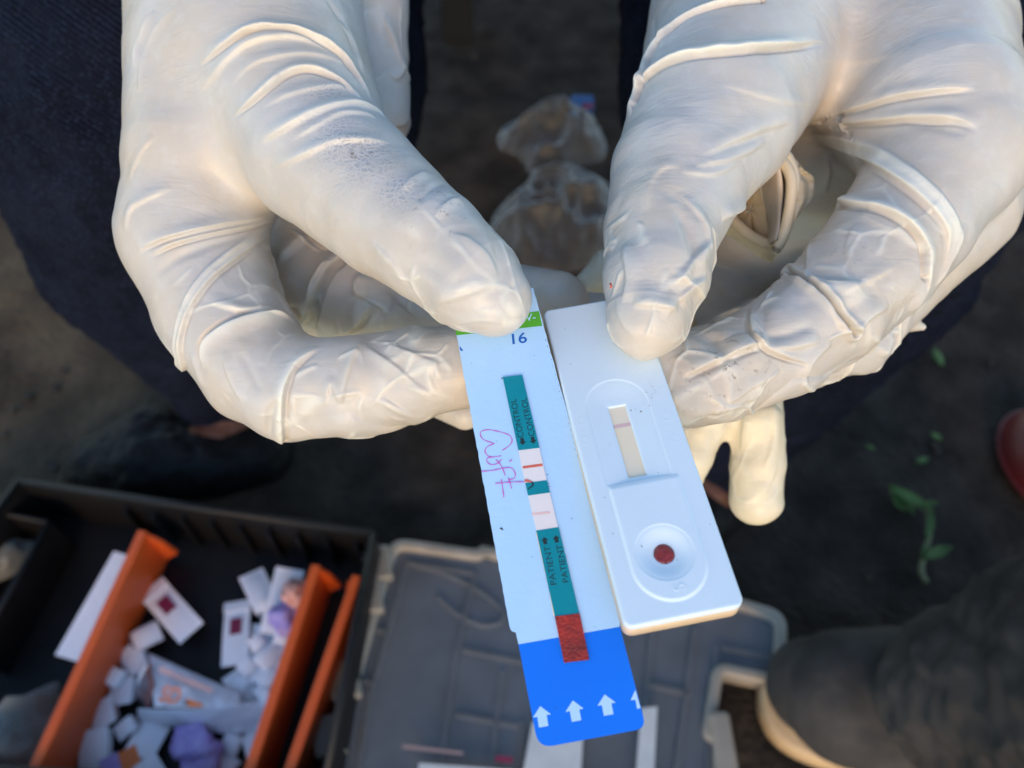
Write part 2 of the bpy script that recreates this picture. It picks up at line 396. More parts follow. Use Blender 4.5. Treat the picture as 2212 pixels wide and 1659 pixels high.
def fabric(name, c1, c2, wsc, ax):
    m = mat(name, c1, .9, c2, 25, spec=.1); t = m.node_tree; b = t.nodes["Principled BSDF"]
    tc = t.nodes.new("ShaderNodeTexCoord"); wv = t.nodes.new("ShaderNodeTexWave"); wv.bands_direction = ax
    wv.inputs["Scale"].default_value = wsc; wv.inputs["Distortion"].default_value = 1.2; wv.inputs["Detail"].default_value = 2; wv.inputs["Detail Scale"].default_value = 3
    vo = t.nodes.new("ShaderNodeTexVoronoi"); vo.inputs["Scale"].default_value = wsc * 3.2
    t.links.new(tc.outputs["Object"], wv.inputs["Vector"]); t.links.new(tc.outputs["Object"], vo.inputs["Vector"])
    ad = t.nodes.new("ShaderNodeMath"); ad.operation = 'ADD'; t.links.new(wv.outputs["Fac"], ad.inputs[0]); t.links.new(vo.outputs["Distance"], ad.inputs[1])
    if wsc < 400:                       # flecked weave: paler thread tops
        rp = t.nodes.new("ShaderNodeMapRange"); rp.inputs[1].default_value = .12; rp.inputs[2].default_value = .42; rp.inputs[3].default_value = 1; rp.inputs[4].default_value = 0; t.links.new(vo.outputs["Distance"], rp.inputs[0])
        mx = t.nodes.new("ShaderNodeMix"); mx.data_type = 'RGBA'; old = b.inputs["Base Color"].links[0].from_socket; t.links.new(rp.outputs[0], mx.inputs[0]); t.links.new(old, mx.inputs[6]); mx.inputs[7].default_value = (c2[0] * 2.2, c2[1] * 2.2, c2[2] * 2.1, 1); t.links.new(mx.outputs[2], b.inputs["Base Color"])
    bp = t.nodes.new("ShaderNodeBump"); bp.inputs["Strength"].default_value = 1.0 if wsc < 400 else .2; bp.inputs["Distance"].default_value = .001
    t.links.new(ad.outputs[0], bp.inputs["Height"]); t.links.new(bp.outputs[0], b.inputs["Normal"]); return m
M['navy'] = fabric("navy_cloth", (0.0036, 0.0056, 0.013), (0.0095, 0.0135, 0.028), 170, 'DIAGONAL')
M['brown_cloth'] = fabric("brown_cloth", (0.040, 0.037, 0.035), (0.070, 0.063, 0.058), 1500, 'X')
M['skin'] = mat("brown_skin", (0.13, 0.05, 0.025), .5, (0.09, 0.035, 0.018), 90, .2, 500)
M['black_plastic'] = mat("black_plastic", (0.005, 0.005, 0.0055), .5, (0.009, 0.008, 0.008), 50, .15, 500, spec=.3)
M['black_leather'] = mat("black_leather", (0.003, 0.003, 0.0034), .6, (0.006, 0.0056, 0.0052), 80, .3, 300, spec=.2)
M['wood_dark'] = mat("dark_wood", (0.0025, 0.002, 0.002), .7, (0.005, 0.004, 0.0035), 30, .3, 120)
M['orange'] = mat("orange_plastic", (0.62, 0.10, 0.018), .42, (0.55, 0.085, 0.015), 40, .08, 700)
M['white'] = mat("white_plastic", (0.75, 0.86, 0.90), .36, (0.73, 0.84, 0.885), 90, .03, 900)
M['warm_lit'] = mat("warm_lit_plastic", (0.80, 0.61, 0.40), .45, (0.72, 0.54, 0.35), 120, .1, 900)  # warm low light on the white lower shell, put into its colour
M['card'] = mat("white_card", (0.45, 0.69, 0.95), .35, (0.47, 0.71, 0.95), 120, .06, 900)
M['blue'] = mat("blue_print", (0.004, 0.17, 0.82), .35, (0.004, 0.18, 0.84), 120)
M['green'] = mat("green_print", (0.10, 0.42, 0.03), .4)
M['teal'] = mat("teal_print", (0.002, 0.25, 0.31), .3, (0.002, 0.23, 0.29), 300)
M['membrane'] = mat("membrane", (0.80, 0.75, 0.74), .7, (0.76, 0.72, 0.72), 250)
M['cream_mem'] = mat("cream_membrane", (0.95, 0.80, 0.55), .7, (0.93, 0.80, 0.60), 150)
M['redline'] = mat("red_line", (0.72, 0.16, 0.10), .6, (0.62, 0.12, 0.08), 800)
M['pinkline'] = mat("pink_line", (0.78, 0.50, 0.46), .7, (0.80, 0.58, 0.54), 500)
M['blood'] = mat("blood", (0.33, 0.022, 0.012), .10, (0.22, 0.012, 0.008), 900, .6, 800, spec=.8)
M['bloodpad'] = mat("blood_pad", (0.42, 0.030, 0.022), .75, (0.17, 0.022, 0.022), 420, .5, 1500, contrast=(.3, .7))
M['ink'] = mat("black_ink", (0.012, 0.03, 0.035), .6)
M['blueink'] = mat("blue_ink", (0.01, 0.12, 0.50), .5)
M['pinkink'] = mat("pink_ink", (0.62, 0.12, 0.50), .5)
M['speck'] = mat("dirt_speck", (0.05, 0.035, 0.025), .9)
M['foil'] = mat("silver_foil", (0.55, 0.57, 0.60), .25, (0.4, 0.42, 0.45), 120, .3, 300, metal=.8)
M['pouch'] = mat("pouch_white", (0.90, 0.91, 0.95), .35, (0.82, 0.83, 0.90), 60, .25, 160)
M['packet'] = mat("packet_white", (0.92, 0.92, 0.95), .5, (0.86, 0.85, 0.90), 80, .15, 300)
M['orange_ink'] = mat("orange_ink", (0.85, 0.22, 0.05), .5)
M['maroon'] = mat("maroon_print", (0.22, 0.02, 0.06), .5)
M['lilac'] = mat("lilac_film", (0.34, 0.25, 0.62), .4, (0.50, 0.42, 0.72), 60, .3, 150)
M['peach'] = mat("peach_plastic", (0.72, 0.36, 0.28), .5)
M['leaf'] = mat("green_leaf", (0.045, 0.105, 0.014), .5, (0.08, 0.15, 0.024), 120)
M['stem'] = mat("pale_stem", (0.16, 0.17, 0.08), .6)
M['sole'] = mat("tan_sole", (0.62, 0.42, 0.22), .6, (0.50, 0.33, 0.17), 60, .2, 400)
M['red_plastic'] = mat("dark_red_plastic", (0.12, 0.010, 0.010), .45, (0.09, 0.008, 0.008), 40)
M['paper'] = mat("paper_white", (0.60, 0.62, 0.60), .6, (0.52, 0.54, 0.54), 60)
M['sky_print'] = mat("sky_blue_film", (0.01, 0.07, 0.22), .4, (0.02, 0.10, 0.26), 200)
def film(name, col, a, rough=.3):
    m = mat(name, col, rough, tuple(c * .8 for c in col), 40, .2, 90); b = m.node_tree.nodes["Principled BSDF"]; b.inputs["Alpha"].default_value = a
    t = m.node_tree; lw = t.nodes.new("ShaderNodeLayerWeight"); lw.inputs["Blend"].default_value = .35; mr = t.nodes.new("ShaderNodeMapRange")   # a film is denser where seen edge-on
    mr.inputs[3].default_value = a; mr.inputs[4].default_value = min(1, a * 2.6 + .1); t.links.new(lw.outputs["Facing"], mr.inputs[0]); t.links.new(mr.outputs[0], b.inputs["Alpha"]); return m
M['lid'] = film("clear_plastic", (0.215, 0.243, 0.268), .55, .18)
M['lidrim'] = film("clear_plastic_rim", (0.44, 0.39, 0.32), .72, .35)
M['lidrib'] = film("clear_plastic_rib", (0.25, 0.26, 0.265), .4, .35)
M['bag'] = film("thin_film", (0.26, 0.24, 0.22), .16, .25)
def clear_film(name):
    m = bpy.data.materials.new(name); m.use_nodes = True; t = m.node_tree; t.nodes.remove(t.nodes["Principled BSDF"]); L = t.links.new; N = t.nodes.new; out = t.nodes["Material Output"]
    tr, df, gl, m1, m2, fr, lw = N("ShaderNodeBsdfTransparent"), N("ShaderNodeBsdfDiffuse"), N("ShaderNodeBsdfGlossy"), N("ShaderNodeMixShader"), N("ShaderNodeMixShader"), N("ShaderNodeFresnel"), N("ShaderNodeLayerWeight")
    df.inputs[0].default_value = (.36, .38, .40, 1); gl.inputs["Roughness"].default_value = .36; fr.inputs[0].default_value = 1.25; lw.inputs[0].default_value = .35
    mr = N("ShaderNodeMapRange"); mr.inputs[3].default_value = .07; mr.inputs[4].default_value = .5; L(lw.outputs["Facing"], mr.inputs[0])
    L(mr.outputs[0], m1.inputs[0]); L(tr.outputs[0], m1.inputs[1]); L(df.outputs[0], m1.inputs[2]); L(fr.outputs[0], m2.inputs[0]); L(m1.outputs[0], m2.inputs[1]); L(gl.outputs[0], m2.inputs[2]); L(m2.outputs[0], out.inputs[0]); return m
M['bag'] = clear_film("clear_film")
M['bag_white'] = film("white_film", (0.45, 0.47, 0.42), .42, .35)

# ------------------------------------------------------------------ ground
def ground():
    m = mat("earth_with_shade", (0.028, 0.021, 0.0145), .92, (0.125, 0.092, 0.058), 13, .9, 150, spec=.12, contrast=(.3, .72), bdist=.004)
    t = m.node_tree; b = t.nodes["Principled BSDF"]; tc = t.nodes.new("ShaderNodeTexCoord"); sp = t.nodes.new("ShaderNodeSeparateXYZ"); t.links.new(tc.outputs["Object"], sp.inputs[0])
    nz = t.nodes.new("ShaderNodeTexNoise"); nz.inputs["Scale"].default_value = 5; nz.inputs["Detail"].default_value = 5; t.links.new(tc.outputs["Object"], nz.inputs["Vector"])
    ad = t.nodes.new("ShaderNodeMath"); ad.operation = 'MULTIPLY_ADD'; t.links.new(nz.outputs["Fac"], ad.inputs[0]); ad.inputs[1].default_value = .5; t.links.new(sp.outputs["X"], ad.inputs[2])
    mr = t.nodes.new("ShaderNodeMapRange"); mr.inputs[1].default_value = -.14; mr.inputs[2].default_value = .10; t.links.new(ad.outputs[0], mr.inputs[0])  # mixes in darker soil rightward; in the middle this paints the body's shade
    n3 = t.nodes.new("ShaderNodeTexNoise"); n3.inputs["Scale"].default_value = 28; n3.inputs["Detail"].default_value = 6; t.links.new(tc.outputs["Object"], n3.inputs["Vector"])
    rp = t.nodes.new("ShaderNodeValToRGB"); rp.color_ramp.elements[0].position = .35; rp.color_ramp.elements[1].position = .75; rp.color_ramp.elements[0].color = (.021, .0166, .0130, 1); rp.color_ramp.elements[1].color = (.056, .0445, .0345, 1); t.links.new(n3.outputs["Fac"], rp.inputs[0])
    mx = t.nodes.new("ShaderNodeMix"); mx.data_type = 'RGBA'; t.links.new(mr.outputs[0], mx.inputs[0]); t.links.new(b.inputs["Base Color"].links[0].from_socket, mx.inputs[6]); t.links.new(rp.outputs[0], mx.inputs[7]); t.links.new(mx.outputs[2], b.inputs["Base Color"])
    n = 260; xs = np.concatenate([[-40, -12, -4], np.linspace(-1.6, 1.6, n), [4, 12, 40]]); ys = np.concatenate([[-40, -12, -4], np.linspace(-1.0, 2.2, n), [5, 12, 40]])
    X, Y = np.meshgrid(xs, ys, indexing='ij'); p = np.stack([X.ravel(), Y.ravel(), 0 * X.ravel()], 1)
    z = -0.006 * vnoise(p * 9, 1) - 0.004 * vnoise(p * 30, 2) - 0.002 * vnoise(p * 90, 4)
    p[:, 2] = z; k = len(ys); i, j = np.meshgrid(np.arange(len(xs) - 1), np.arange(k - 1), indexing='ij')
    q = np.stack([i * k + j, (i + 1) * k + j, (i + 1) * k + j + 1, i * k + j + 1], -1).reshape(-1, 4)
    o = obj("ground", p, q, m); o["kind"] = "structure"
    # loose crumbs of earth
    parts = []
    for _ in range(420):
        x, y = RNG.uniform(-.7, .7), RNG.uniform(-.1, 1.5); r = RNG.uniform(.001, .003)
        a = RNG.uniform(-1, 1, (8, 3)); c = np.array([x, y, r * .2 - .004])
        v, f = box8(c, (r, 0, 0), (0, r * .8, 0), (0, 0, r * .6)); parts.append((v + a * r * .35, f))
    v, f = merge(parts); g = obj("gravel", v, f, mat("crumbs", (0.02, 0.017, 0.014), .95, (0.05, 0.042, 0.034), 20), smooth=False); g["kind"] = "stuff"
ground()

# ------------------------------------------------------------------ the sitting person: trouser legs, ankle, shoes, gloved hands
PER = thing("person", "person in navy trousers and white latex gloves holding the two tests, facing the camera", "person", G(1050, 820))
def cloth(name, f, h, lv, mt, parent, lump, folds=()):
    v, q, mk = sculpt(f, h, lv, folds, lumps=lump); return obj(name, W(v), q, mt, parent)
f = Field().chain(20, (380, -520, 520, 470), (420, -200, 450, 490), (425, 150, 430, 488), (380, 480, 520, 300), (455, 815, 700, 96), (480, 862, 712, 88))
cloth("trouser_leg", f, 7, 1, M['navy'], PER, 2.5, [([(60, 480), (250, 600), (420, 760)], 9, 4, 'soft'), ([(100, 620), (240, 690), (360, 790)], 7, 4, 'soft'), ([(40, 200), (160, 300), (230, 430)], 10, 4, 'soft')])
f = Field().chain(20, (1900, -520, 520, 470), (1850, -200, 450, 490), (1830, 150, 430, 488), (1800, 520, 520, 298), (1575, 1000, 690, 82), (1560, 1025, 700, 78))
cloth("trouser_leg", f, 7, 1, M['navy'], PER, 2.5, [([(2200, 420), (2050, 640), (1850, 840)], 9, 4, 'soft'), ([(2180, 300), (2120, 480), (1980, 700)], 7, 3, 'soft')])
f = Field().chain(10, (480, 850, 705, 70), (500, 905, 712, 64), (480, 950, 705, 60), (380, 975, 690, 40))
cloth("ankle", f, 4, 1, M['skin'], PER, 1)
f = Field().chain(10, (1560, 1000, 690, 60), (1545, 1080, 690, 58))
cloth("ankle", f, 4, 1, M['skin'], PER, 1)
f = Field().chain(16, (560, 985, 712, 75), (470, 1000, 705, 85), (330, 1000, 705, 100), (230, 1010, 712, 80)).chain(8, (330, 930, 705, 60), (280, 960, 710, 60))
cloth("shoe", f, 5, 1, M['black_leather'], PER, 1.5)
f = Field().chain(16, (1560, 1080, 700, 70), (1500, 1130, 690, 85), (1430, 1180, 680, 80))
cloth("shoe", f, 5, 1, M['black_leather'], PER, 1.5)

def glove(f, folds, crumple, mt, parent, crackle=(), dirt=(), h=1.75, lv=1, lumps=.2, fine=2, name="gloved_hand"):
    v, q, mk = sculpt(f, h, lv, folds, crumple, lumps, fine)
    o = obj(name, W(v), q, mt, parent)
    set_attr(o, "fold", np.clip(mk, 0, 1))
    for nm, spots in (("crackle", crackle), ("dirt", dirt)):
        a = np.zeros(len(v))
        for (x, y, d, rx) in spots:
            a = np.maximum(a, np.exp(-(np.linalg.norm(v - U(x, y, d), axis=1) / (rx / FPX * d)) ** 2))
        set_attr(o, nm, a)
    return o
# image-left hand
L = Field()
L.chain(6, (545, -330, 275, 220), (545, -80, 235, 228), (590, 140, 212, 208), (690, 330, 192, 160), (840, 462, 178, 138), (930, 530, 170, 124), (1020, 607, 165, 110), (1064, 643, 164, 86))
L.chain(8, (510, -330, 282, 215), (500, -80, 243, 212), (487, 150, 222, 202), (453, 350, 212, 176), (418, 500, 209, 148))
L.chain(5, (418, 500, 209, 146), (472, 660, 204, 136), (555, 790, 197, 124), (622, 836, 193, 114))
L.chain(2.5, (628, 838, 193, 112), (760, 838, 189, 107), (880, 812, 187, 103), (1000, 790, 183, 90), (1090, 752, 180, 74))
L.chain(4, (600, 250, 250, 220), (560, 480, 250, 150), (690, 610, 236, 120), (860, 640, 228, 105), (1050, 650, 214, 92), (1203, 655, 203, 70))
L.chain(3, (560, 600, 262, 130), (800, 700, 246, 105), (1000, 710, 232, 88), (1292, 690, 216, 58))
L.chain(3, (620, 640, 275, 120), (850, 780, 245, 75), (1005, 893, 226, 36))
L.chain(3, (760, -330, 262, 130), (780, -60, 250, 105), (800, 130, 248, 80), (818, 255, 248, 66))
L.chain(1, (305, -30, 226, 26), (300, 45, 225, 18)).chain(1, (300, 190, 224, 20), (300, 290, 222, 14))
LF = [
 ([(434, 139), (484, 99), (530, 71), (580, 60), (629, 68), (682, 89), (735, 122), (781, 179), (801, 215)], 1.3, 1.25, 'lip', .8),
 ([(431, 195), (464, 162), (497, 126), (537, 96), (590, 81), (643, 83), (692, 99), (748, 132)], 1.5, 1.0, 'soft', .6),
 ([(497, 185), (537, 145), (583, 126), (649, 116), (715, 126), (765, 145)], 1.3, .5, 'soft', .3),
 ([(504, 248), (550, 215), (586, 185), (616, 162), (652, 150), (692, 155), (735, 179), (775, 212)], 1.2, 1.2, 'lip', .8),
 ([(566, 231), (616, 208), (669, 192), (735, 188), (788, 215)], 1.3, .6, 'soft', .4),
 ([(560, 307), (609, 281), (659, 255), (709, 235), (762, 226), (808, 235), (844, 261)], 1.4, 1.25, 'soft', .8),
 ([(629, 301), (682, 274), (732, 248), (781, 245), (815, 255)], 1.2, .6, 'soft', .3),
 ([(586, 360), (636, 344), (682, 324), (725, 307), (781, 304), (841, 307)], 1.3, .75, 'soft', .6),
 ([(280, 385), (305, 331), (332, 292)], 1.1, .4, 'soft', .1), ([(270, 500), (283, 455), (305, 436), (370, 405)], 1.2, .6, 'soft', .3),
 ([(300, 545), (309, 536), (352, 516), (431, 496), (517, 479), (573, 466)], 1.4, .9, 'lip', .5),
 ([(325, 552), (378, 526), (451, 506), (537, 489), (590, 473)], 1.1, .8, 'lip', .5),
 ([(330, 600), (380, 560), (450, 530), (540, 506), (610, 480)], 1.2, .7, 'dent', 0),
 ([(636, 473), (586, 493), (527, 533), (457, 590), (414, 647), (394, 697), (389, 746), (395, 795)], 2.0, .9, 'bandl', .85, 2),
 ([(438, 800), (441, 746), (467, 717), (517, 692), (581, 680), (640, 690)], 1.7, 1.1, 'lipl', .95, 0),
 ([(611, 955), (608, 900), (616, 836), (641, 786), (690, 752)], 1.4, .9, 'lip', .95, 1),
 ([(585, 955), (582, 905), (600, 860)], 1.0, 1.0, 'dent', 0),
 ([(735, 875), (752, 806), (780, 738)], 1.0, .7, 'soft', .4), ([(700, 880), (715, 830), (735, 875)], .9, .5, 'soft', .3),
 ([(945, 850), (900, 830), (850, 790), (780, 741)], 1.0, .5, 'soft', .4), ([(960, 790), (900, 770), (830, 740)], 1.0, .45, 'soft', .2),
 ([(905, 905), (860, 880), (820, 860)], .9, .4, 'soft', .2),
 ([(925, 368), (895, 385), (870, 410)], .9, .55, 'soft', .3), ([(960, 392), (930, 410), (905, 440)], .9, .5, 'dent', .0), ([(1000, 425), (965, 440), (940, 470)], .9, .5, 'soft', .3),
 ([(930, 655), (985, 640), (1030, 625), (1075, 610)], 1.3, .55, 'soft', .4), ([(1075, 610), (1055, 560), (1010, 520), (965, 505)], 1.3, .5, 'soft', .3),
 ([(880, 620), (850, 570), (800, 520)], 1.2, .4, 'soft', .3), ([(1140, 590), (1095, 640), (1105, 700)], .9, .35, 'dent', 0),
 ([(980, 700), (1030, 690), (1085, 695)], .9, .3, 'soft', .2), ([(900, 560), (955, 590), (990, 630)], 1.6, .4, 'dent', 0),
 ([(452, 652), (520, 672), (580, 676), (640, 695)], 1.2, .9, 'soft', .7), ([(648, 697), (670, 650), (695, 603), (715, 573), (760, 545)], 2.6, 2.2, 'lip', .5, 3),
 ([(655, 715), (700, 712), (765, 700), (800, 660)], 2.0, 1.6, 'lip', .5), ([(540, 600), (600, 560), (660, 500)], 2.2, 1.6, 'soft', .3), ([(800, 560), (780, 600), (770, 640)], 2.0, 1.2, 'soft', .2), ([(800, 700), (850, 640), (870, 600)], 1.4, .8, 'dent', 0),
 ([(730, 40), (760, 90), (785, 160)], 1.2, .5, 'soft', .3), ([(700, -10), (745, 60), (775, 130)], 1.0, .5, 'dent', 0),
 ([(820, 20), (850, 90), (870, 150)], 1.3, .8, 'soft', .3), ([(830, 150), (855, 170), (880, 130)], 1.3, .7, 'soft', .3),
 ([(330, 20), (300, 90), (288, 150)], 1.3, .8, 'lip', .6), ([(390, 0), (340, 60), (310, 130), (300, 200)], 1.3, .6, 'soft', .3),
 ([(415, 760), (425, 800), (440, 840)], 1.0, .45, 'soft', .3), ([(480, 760), (500, 820), (525, 870)], 1.1, .4, 'soft', .2), ([(520, 760), (545, 810), (560, 850)], 1.0, .35, 'dent', 0),
]
glove(L, LF, [(760, 840, 180, 190, .32, 60, 1), (930, 800, 180, 130, .30, 40, 2), (740, 620, 222, 170, .55, 30, 3), (1000, 600, 158, 150, .22, 45, 4), (500, 720, 195, 150, .18, 40, 5), (840, 150, 240, 130, .4, 24, 6)],
      M['glove'], PER, crackle=[(745, 315, 172, 62), (800, 345, 168, 60), (690, 300, 178, 50), (860, 400, 162, 45), (700, 215, 180, 40)], dirt=[(930, 440, 160, 70), (960, 470, 160, 50), (780, 330, 168, 60)])
# image-right hand
R = Field()
R.chain(6, (1690, -330, 310, 262), (1672, -90, 260, 258), (1600, 115, 225, 208), (1535, 260, 199, 178), (1466, 380, 187, 147), (1430, 500, 177, 124), (1414, 600, 169, 112), (1402, 680, 165, 92), (1400, 704, 164, 74))
R.chain(8, (1840, -330, 330, 265), (1845, -90, 276, 262), (1925, 105, 242, 240), (2015, 255, 213, 188), (2050, 330, 207, 158))
R.chain(5, (2045, 330, 207, 152), (1960, 480, 200, 138), (1862, 598, 194, 132), (1800, 665, 190, 122))
R.chain(2.0, (1785, 680, 189, 118), (1680, 748, 185, 112), (1560, 802, 181, 110), (1450, 835, 178, 98), (1360, 800, 177, 80))
R.chain(3, (2040, 440, 226, 150), (1922, 606, 217, 104), (1822, 718, 210, 97), (1735, 770, 205, 72))
R.chain(4, (1950, 550, 250, 95), (1840, 650, 252, 92), (1690, 725, 252, 98), (1470, 825, 242, 82))
R.chain(1.2, (1890, 680, 216, 50), (1992, 706, 218, 8))
R.chain(5, (1850, 150, 262, 220), (1690, 470, 284, 200), (1600, 640, 290, 110), (1480, 740, 262, 80))
RF = [
 ([(1391, 172), (1402, 127), (1434, 82), (1480, 41), (1548, 14), (1640, 0)], 1.4, 1.4, 'lip', 1.0, 3),
 ([(1372, 225), (1382, 195), (1398, 168), (1443, 136), (1516, 116), (1616, 107), (1707, 98), (1779, 86)], 1.7, 1.5, 'lip', 1.0, 1),
 ([(1743, 263), (1843, 236), (1934, 209), (2025, 195), (2107, 189)], 1.7, 1.0, 'lip', .5),
 ([(1735, 270), (1866, 263), (1979, 254), (2070, 259), (2115, 277)], 1.7, 1.2, 'lip', .6),
 ([(1960, 262), (2030, 272), (2090, 290)], 1.4, .7, 'dent', 0),
 ([(1507, 336), (1570, 309), (1661, 273), (1716, 259)], 1.7, .9, 'soft', .3), ([(1500, 358), (1525, 354), (1593, 336), (1657, 304)], 1.5, .8, 'soft', .2), ([(1540, 325), (1610, 305), (1680, 275)], 1.1, .5, 'dent', 0),
 ([(1470, 370), (1540, 375), (1600, 350)], 1.2, .5, 'soft', .1),
 ([(1690, 288), (1793, 303), (1866, 328), (1934, 366), (2002, 418), (2043, 468), (2058, 513), (2050, 575)], 3.3, 1.0, 'band', 1.0, 0),
 ([(1735, 452), (1780, 443), (1820, 440), (1902, 454), (1961, 486), (1997, 532), (2000, 590)], 1.7, 1.4, 'lip', .95, 3),
 ([(1780, 420), (1790, 370), (1785, 320)], 1.5, .9, 'soft', .4),
 ([(1400, 460), (1405, 400), (1434, 363), (1470, 359)], 1.3, .4, 'soft', .2), ([(1455, 440), (1484, 495), (1498, 559), (1490, 610)], 1.6, 1.2, 'dent', .0), ([(1480, 420), (1515, 480), (1525, 550)], 1.2, .7, 'soft', .4),
 ([(1557, 472), (1585, 455), (1607, 436)], 1.3, 1.3, 'soft', .3), ([(1530, 520), (1500, 560), (1448, 623)], 1.3, 1.2, 'soft', .4), ([(1520, 600), (1490, 620), (1465, 650)], 1.2, 1.0, 'soft', .4),
 ([(1343, 522), (1357, 590), (1350, 654)], 1.6, .8, 'soft', .2), ([(1376, 470), (1390, 560), (1385, 630)], 1.8, .4, 'dent', 0), ([(1366, 657), (1413, 658), (1465, 668)], 1.2, .9, 'soft', .7), ([(1330, 640), (1345, 690), (1380, 730)], 1.5, .4, 'soft', .3),
 ([(1430, 690), (1470, 640), (1500, 600)], 1.4, .45, 'soft', .3),
 ([(1688, 580), (1731, 601), (1779, 640), (1817, 683), (1848, 722)], 1.5, 1.7, 'groove', .8, 3),
 ([(1620, 630), (1622, 700), (1646, 743), (1697, 769), (1749, 786)], 1.2, 1.0, 'lip', .6), ([(1474, 812), (1551, 777), (1611, 752), (1646, 741)], 1.7, 1.2, 'lip', .6),
 ([(1663, 750), (1723, 747), (1774, 734)], 1.4, .9, 'soft', .5), ([(1650, 725), (1700, 722), (1760, 700)], 1.2, .7, 'dent', 0), ([(1520, 715), (1551, 745), (1577, 780)], 2.0, 1.3, 'dent', 0),
 ([(1787, 683), (1830, 670), (1895, 623)], 1.6, .9, 'dent', 0), ([(1810, 640), (1870, 610), (1930, 575)], 1.3, .6, 'soft', .3), ([(1840, 730), (1870, 690), (1920, 660)], 1.4, .8, 'soft', .5),
 ([(1740, 830), (1760, 780), (1800, 740)], 1.3, .8, 'soft', .4), ([(1560, 870), (1620, 840), (1690, 800)], 1.4, .6, 'soft', .3), ([(1480, 900), (1560, 880), (1640, 862)], 1.2, .5, 'soft', .2),
 ([(1760, 500), (1745, 560), (1740, 600)], 1.2, .5, 'soft', .2), ([(1850, 480), (1830, 540), (1850, 600)], 1.4, .35, 'soft', .1),
 ([(1900, 770), (1930, 720), (1940, 660)], 1.4, 1.0, 'soft', .4), ([(1960, 720), (1985, 660), (2010, 600)], 1.3, .8, 'soft', .4), ([(2080, 480), (2050, 560), (2020, 620)], 1.3, .8, 'soft', .4),
 ([(1440, 60), (1425, 110), (1410, 150)], 1.1, .5, 'soft', .2), ([(1405, 10), (1412, 60), (1402, 120)], 1.0, .5, 'dent', 0),
 ([(1740, 120), (1850, 130), (1960, 110)], 2.5, .25, 'soft', 0), ([(1560, 180), (1680, 215), (1760, 225)], 1.2, .3, 'soft', .2),
]
glove(R, RF, [(1680, 730, 175, 200, .5, 46, 11), (1500, 820, 170, 130, .35, 34, 12), (1420, 560, 160, 190, .35, 46, 13), (1890, 560, 182, 190, .22, 50, 14), (1850, 740, 198, 150, .5, 34, 15), (1620, 560, 236, 160, .4, 30, 16)],
      M['glove'], PER, dirt=[(1815, 510, 180, 50), (1570, 800, 170, 90), (1440, 400, 175, 40)])
fd_ = U(1320, 618, 160.5); v, fc = tube([W(fd_ + np.array([-.15, -.55, .3])), W(fd_ + np.array([.1, 0, 0])), W(fd_ + np.array([-.1, .4, .1]))], .00022, 6)
fix(obj("blood_mark", v, fc, M['redline'], PER))
for x0, x1, dd in ((520, 420, 262), (1800, 1960, 265)):     # bare forearms above the glove cuffs, towards the body
    f = Field().chain(6, (x0, -300, dd, 190), (x1, -900, dd + 120, 190))
    cloth("forearm", f, 4, 1, M['skin'], PER, .5)

f = Field().chain_w(40, (-.09, .86, .50, .12), (-.07, .90, .72, .14), (-.08, .86, .98, .13)).chain_w(40, (.09, .86, .50, .12), (.07, .90, .72, .14), (.08, .86, .98, .13)).chain_w(40, (-.19, .86, 1.0, .06), (-.25, .74, .78, .055), (-.19, .55, .68, .05)).chain_w(40, (.19, .86, 1.0, .06), (.30, .74, .78, .055), (.27, .55, .68, .05))
cloth("shirt", f, 14, 1, M['navy'], PER, 3)
# ------------------------------------------------------------------ the balled-up spare glove in the image-right palm
GL = Field()
GL.chain(5, (1650, 770, 258, 60), (1625, 800, 242, 60), (1633, 900, 238, 59), (1637, 1000, 239, 57), (1634, 1078, 240, 56))
GL.chain(5, (1600, 790, 242, 60), (1545, 850, 238, 56), (1490, 980, 239, 50), (1450, 1060, 241, 46))
GL.chain(6, (1500, 760, 262, 50), (1400, 660, 246, 60), (1318, 590, 233, 52), (1262, 612, 230, 24))
base = P(1640, 600, 246)
GLV = tag(glove(GL, [([(1600, 820), (1610, 900), (1600, 980)], 1.5, .7, 'soft', .3), ([(1660, 850), (1670, 940), (1650, 1020)], 1.5, .7, 'soft', .3), ([(1600, 1090), (1650, 1060), (1680, 1000)], 1.6, .6, 'soft', .3), ([(1550, 930), (1580, 860), (1600, 800)], 1.5, .8, 'soft', .3)],
      [(1635, 950, 232, 170, .2, 26, 41), (1540, 900, 232, 110, .4, 20, 42), (1290, 600, 228, 70, .3, 12, 43)], M['glove2'], None, h=1.5, lv=1, lumps=.3, fine=1, name="rubber_glove"),
    "loose cream latex glove balled up in the palm, an empty finger hanging below", "glove")
def z7(x, y): return (1481 + x * .2315, 219.4 + y * .2315)
ringpx = [(640, 560, 226), (740, 500, 222), (850, 530, 218), (935, 600, 216), (985, 720, 215), (985, 860, 215), (965, 1020, 216), (920, 1220, 217), (850, 1370, 219), (790, 1340, 224), (640, 1270, 228), (520, 1180, 230), (430, 1060, 232), (480, 800, 234), (560, 640, 230)]
ring = np.array([U(*z7(x, y), d - 11) for x, y, d in ringpx]); rc = spline(np.vstack([ring, ring[:1]]), 1.2)[:-1]
v, fc = tube(W(rc), 0.00142, 10, closed=True); fix(obj("cuff_bead", v, fc, M['glove2'], GLV))
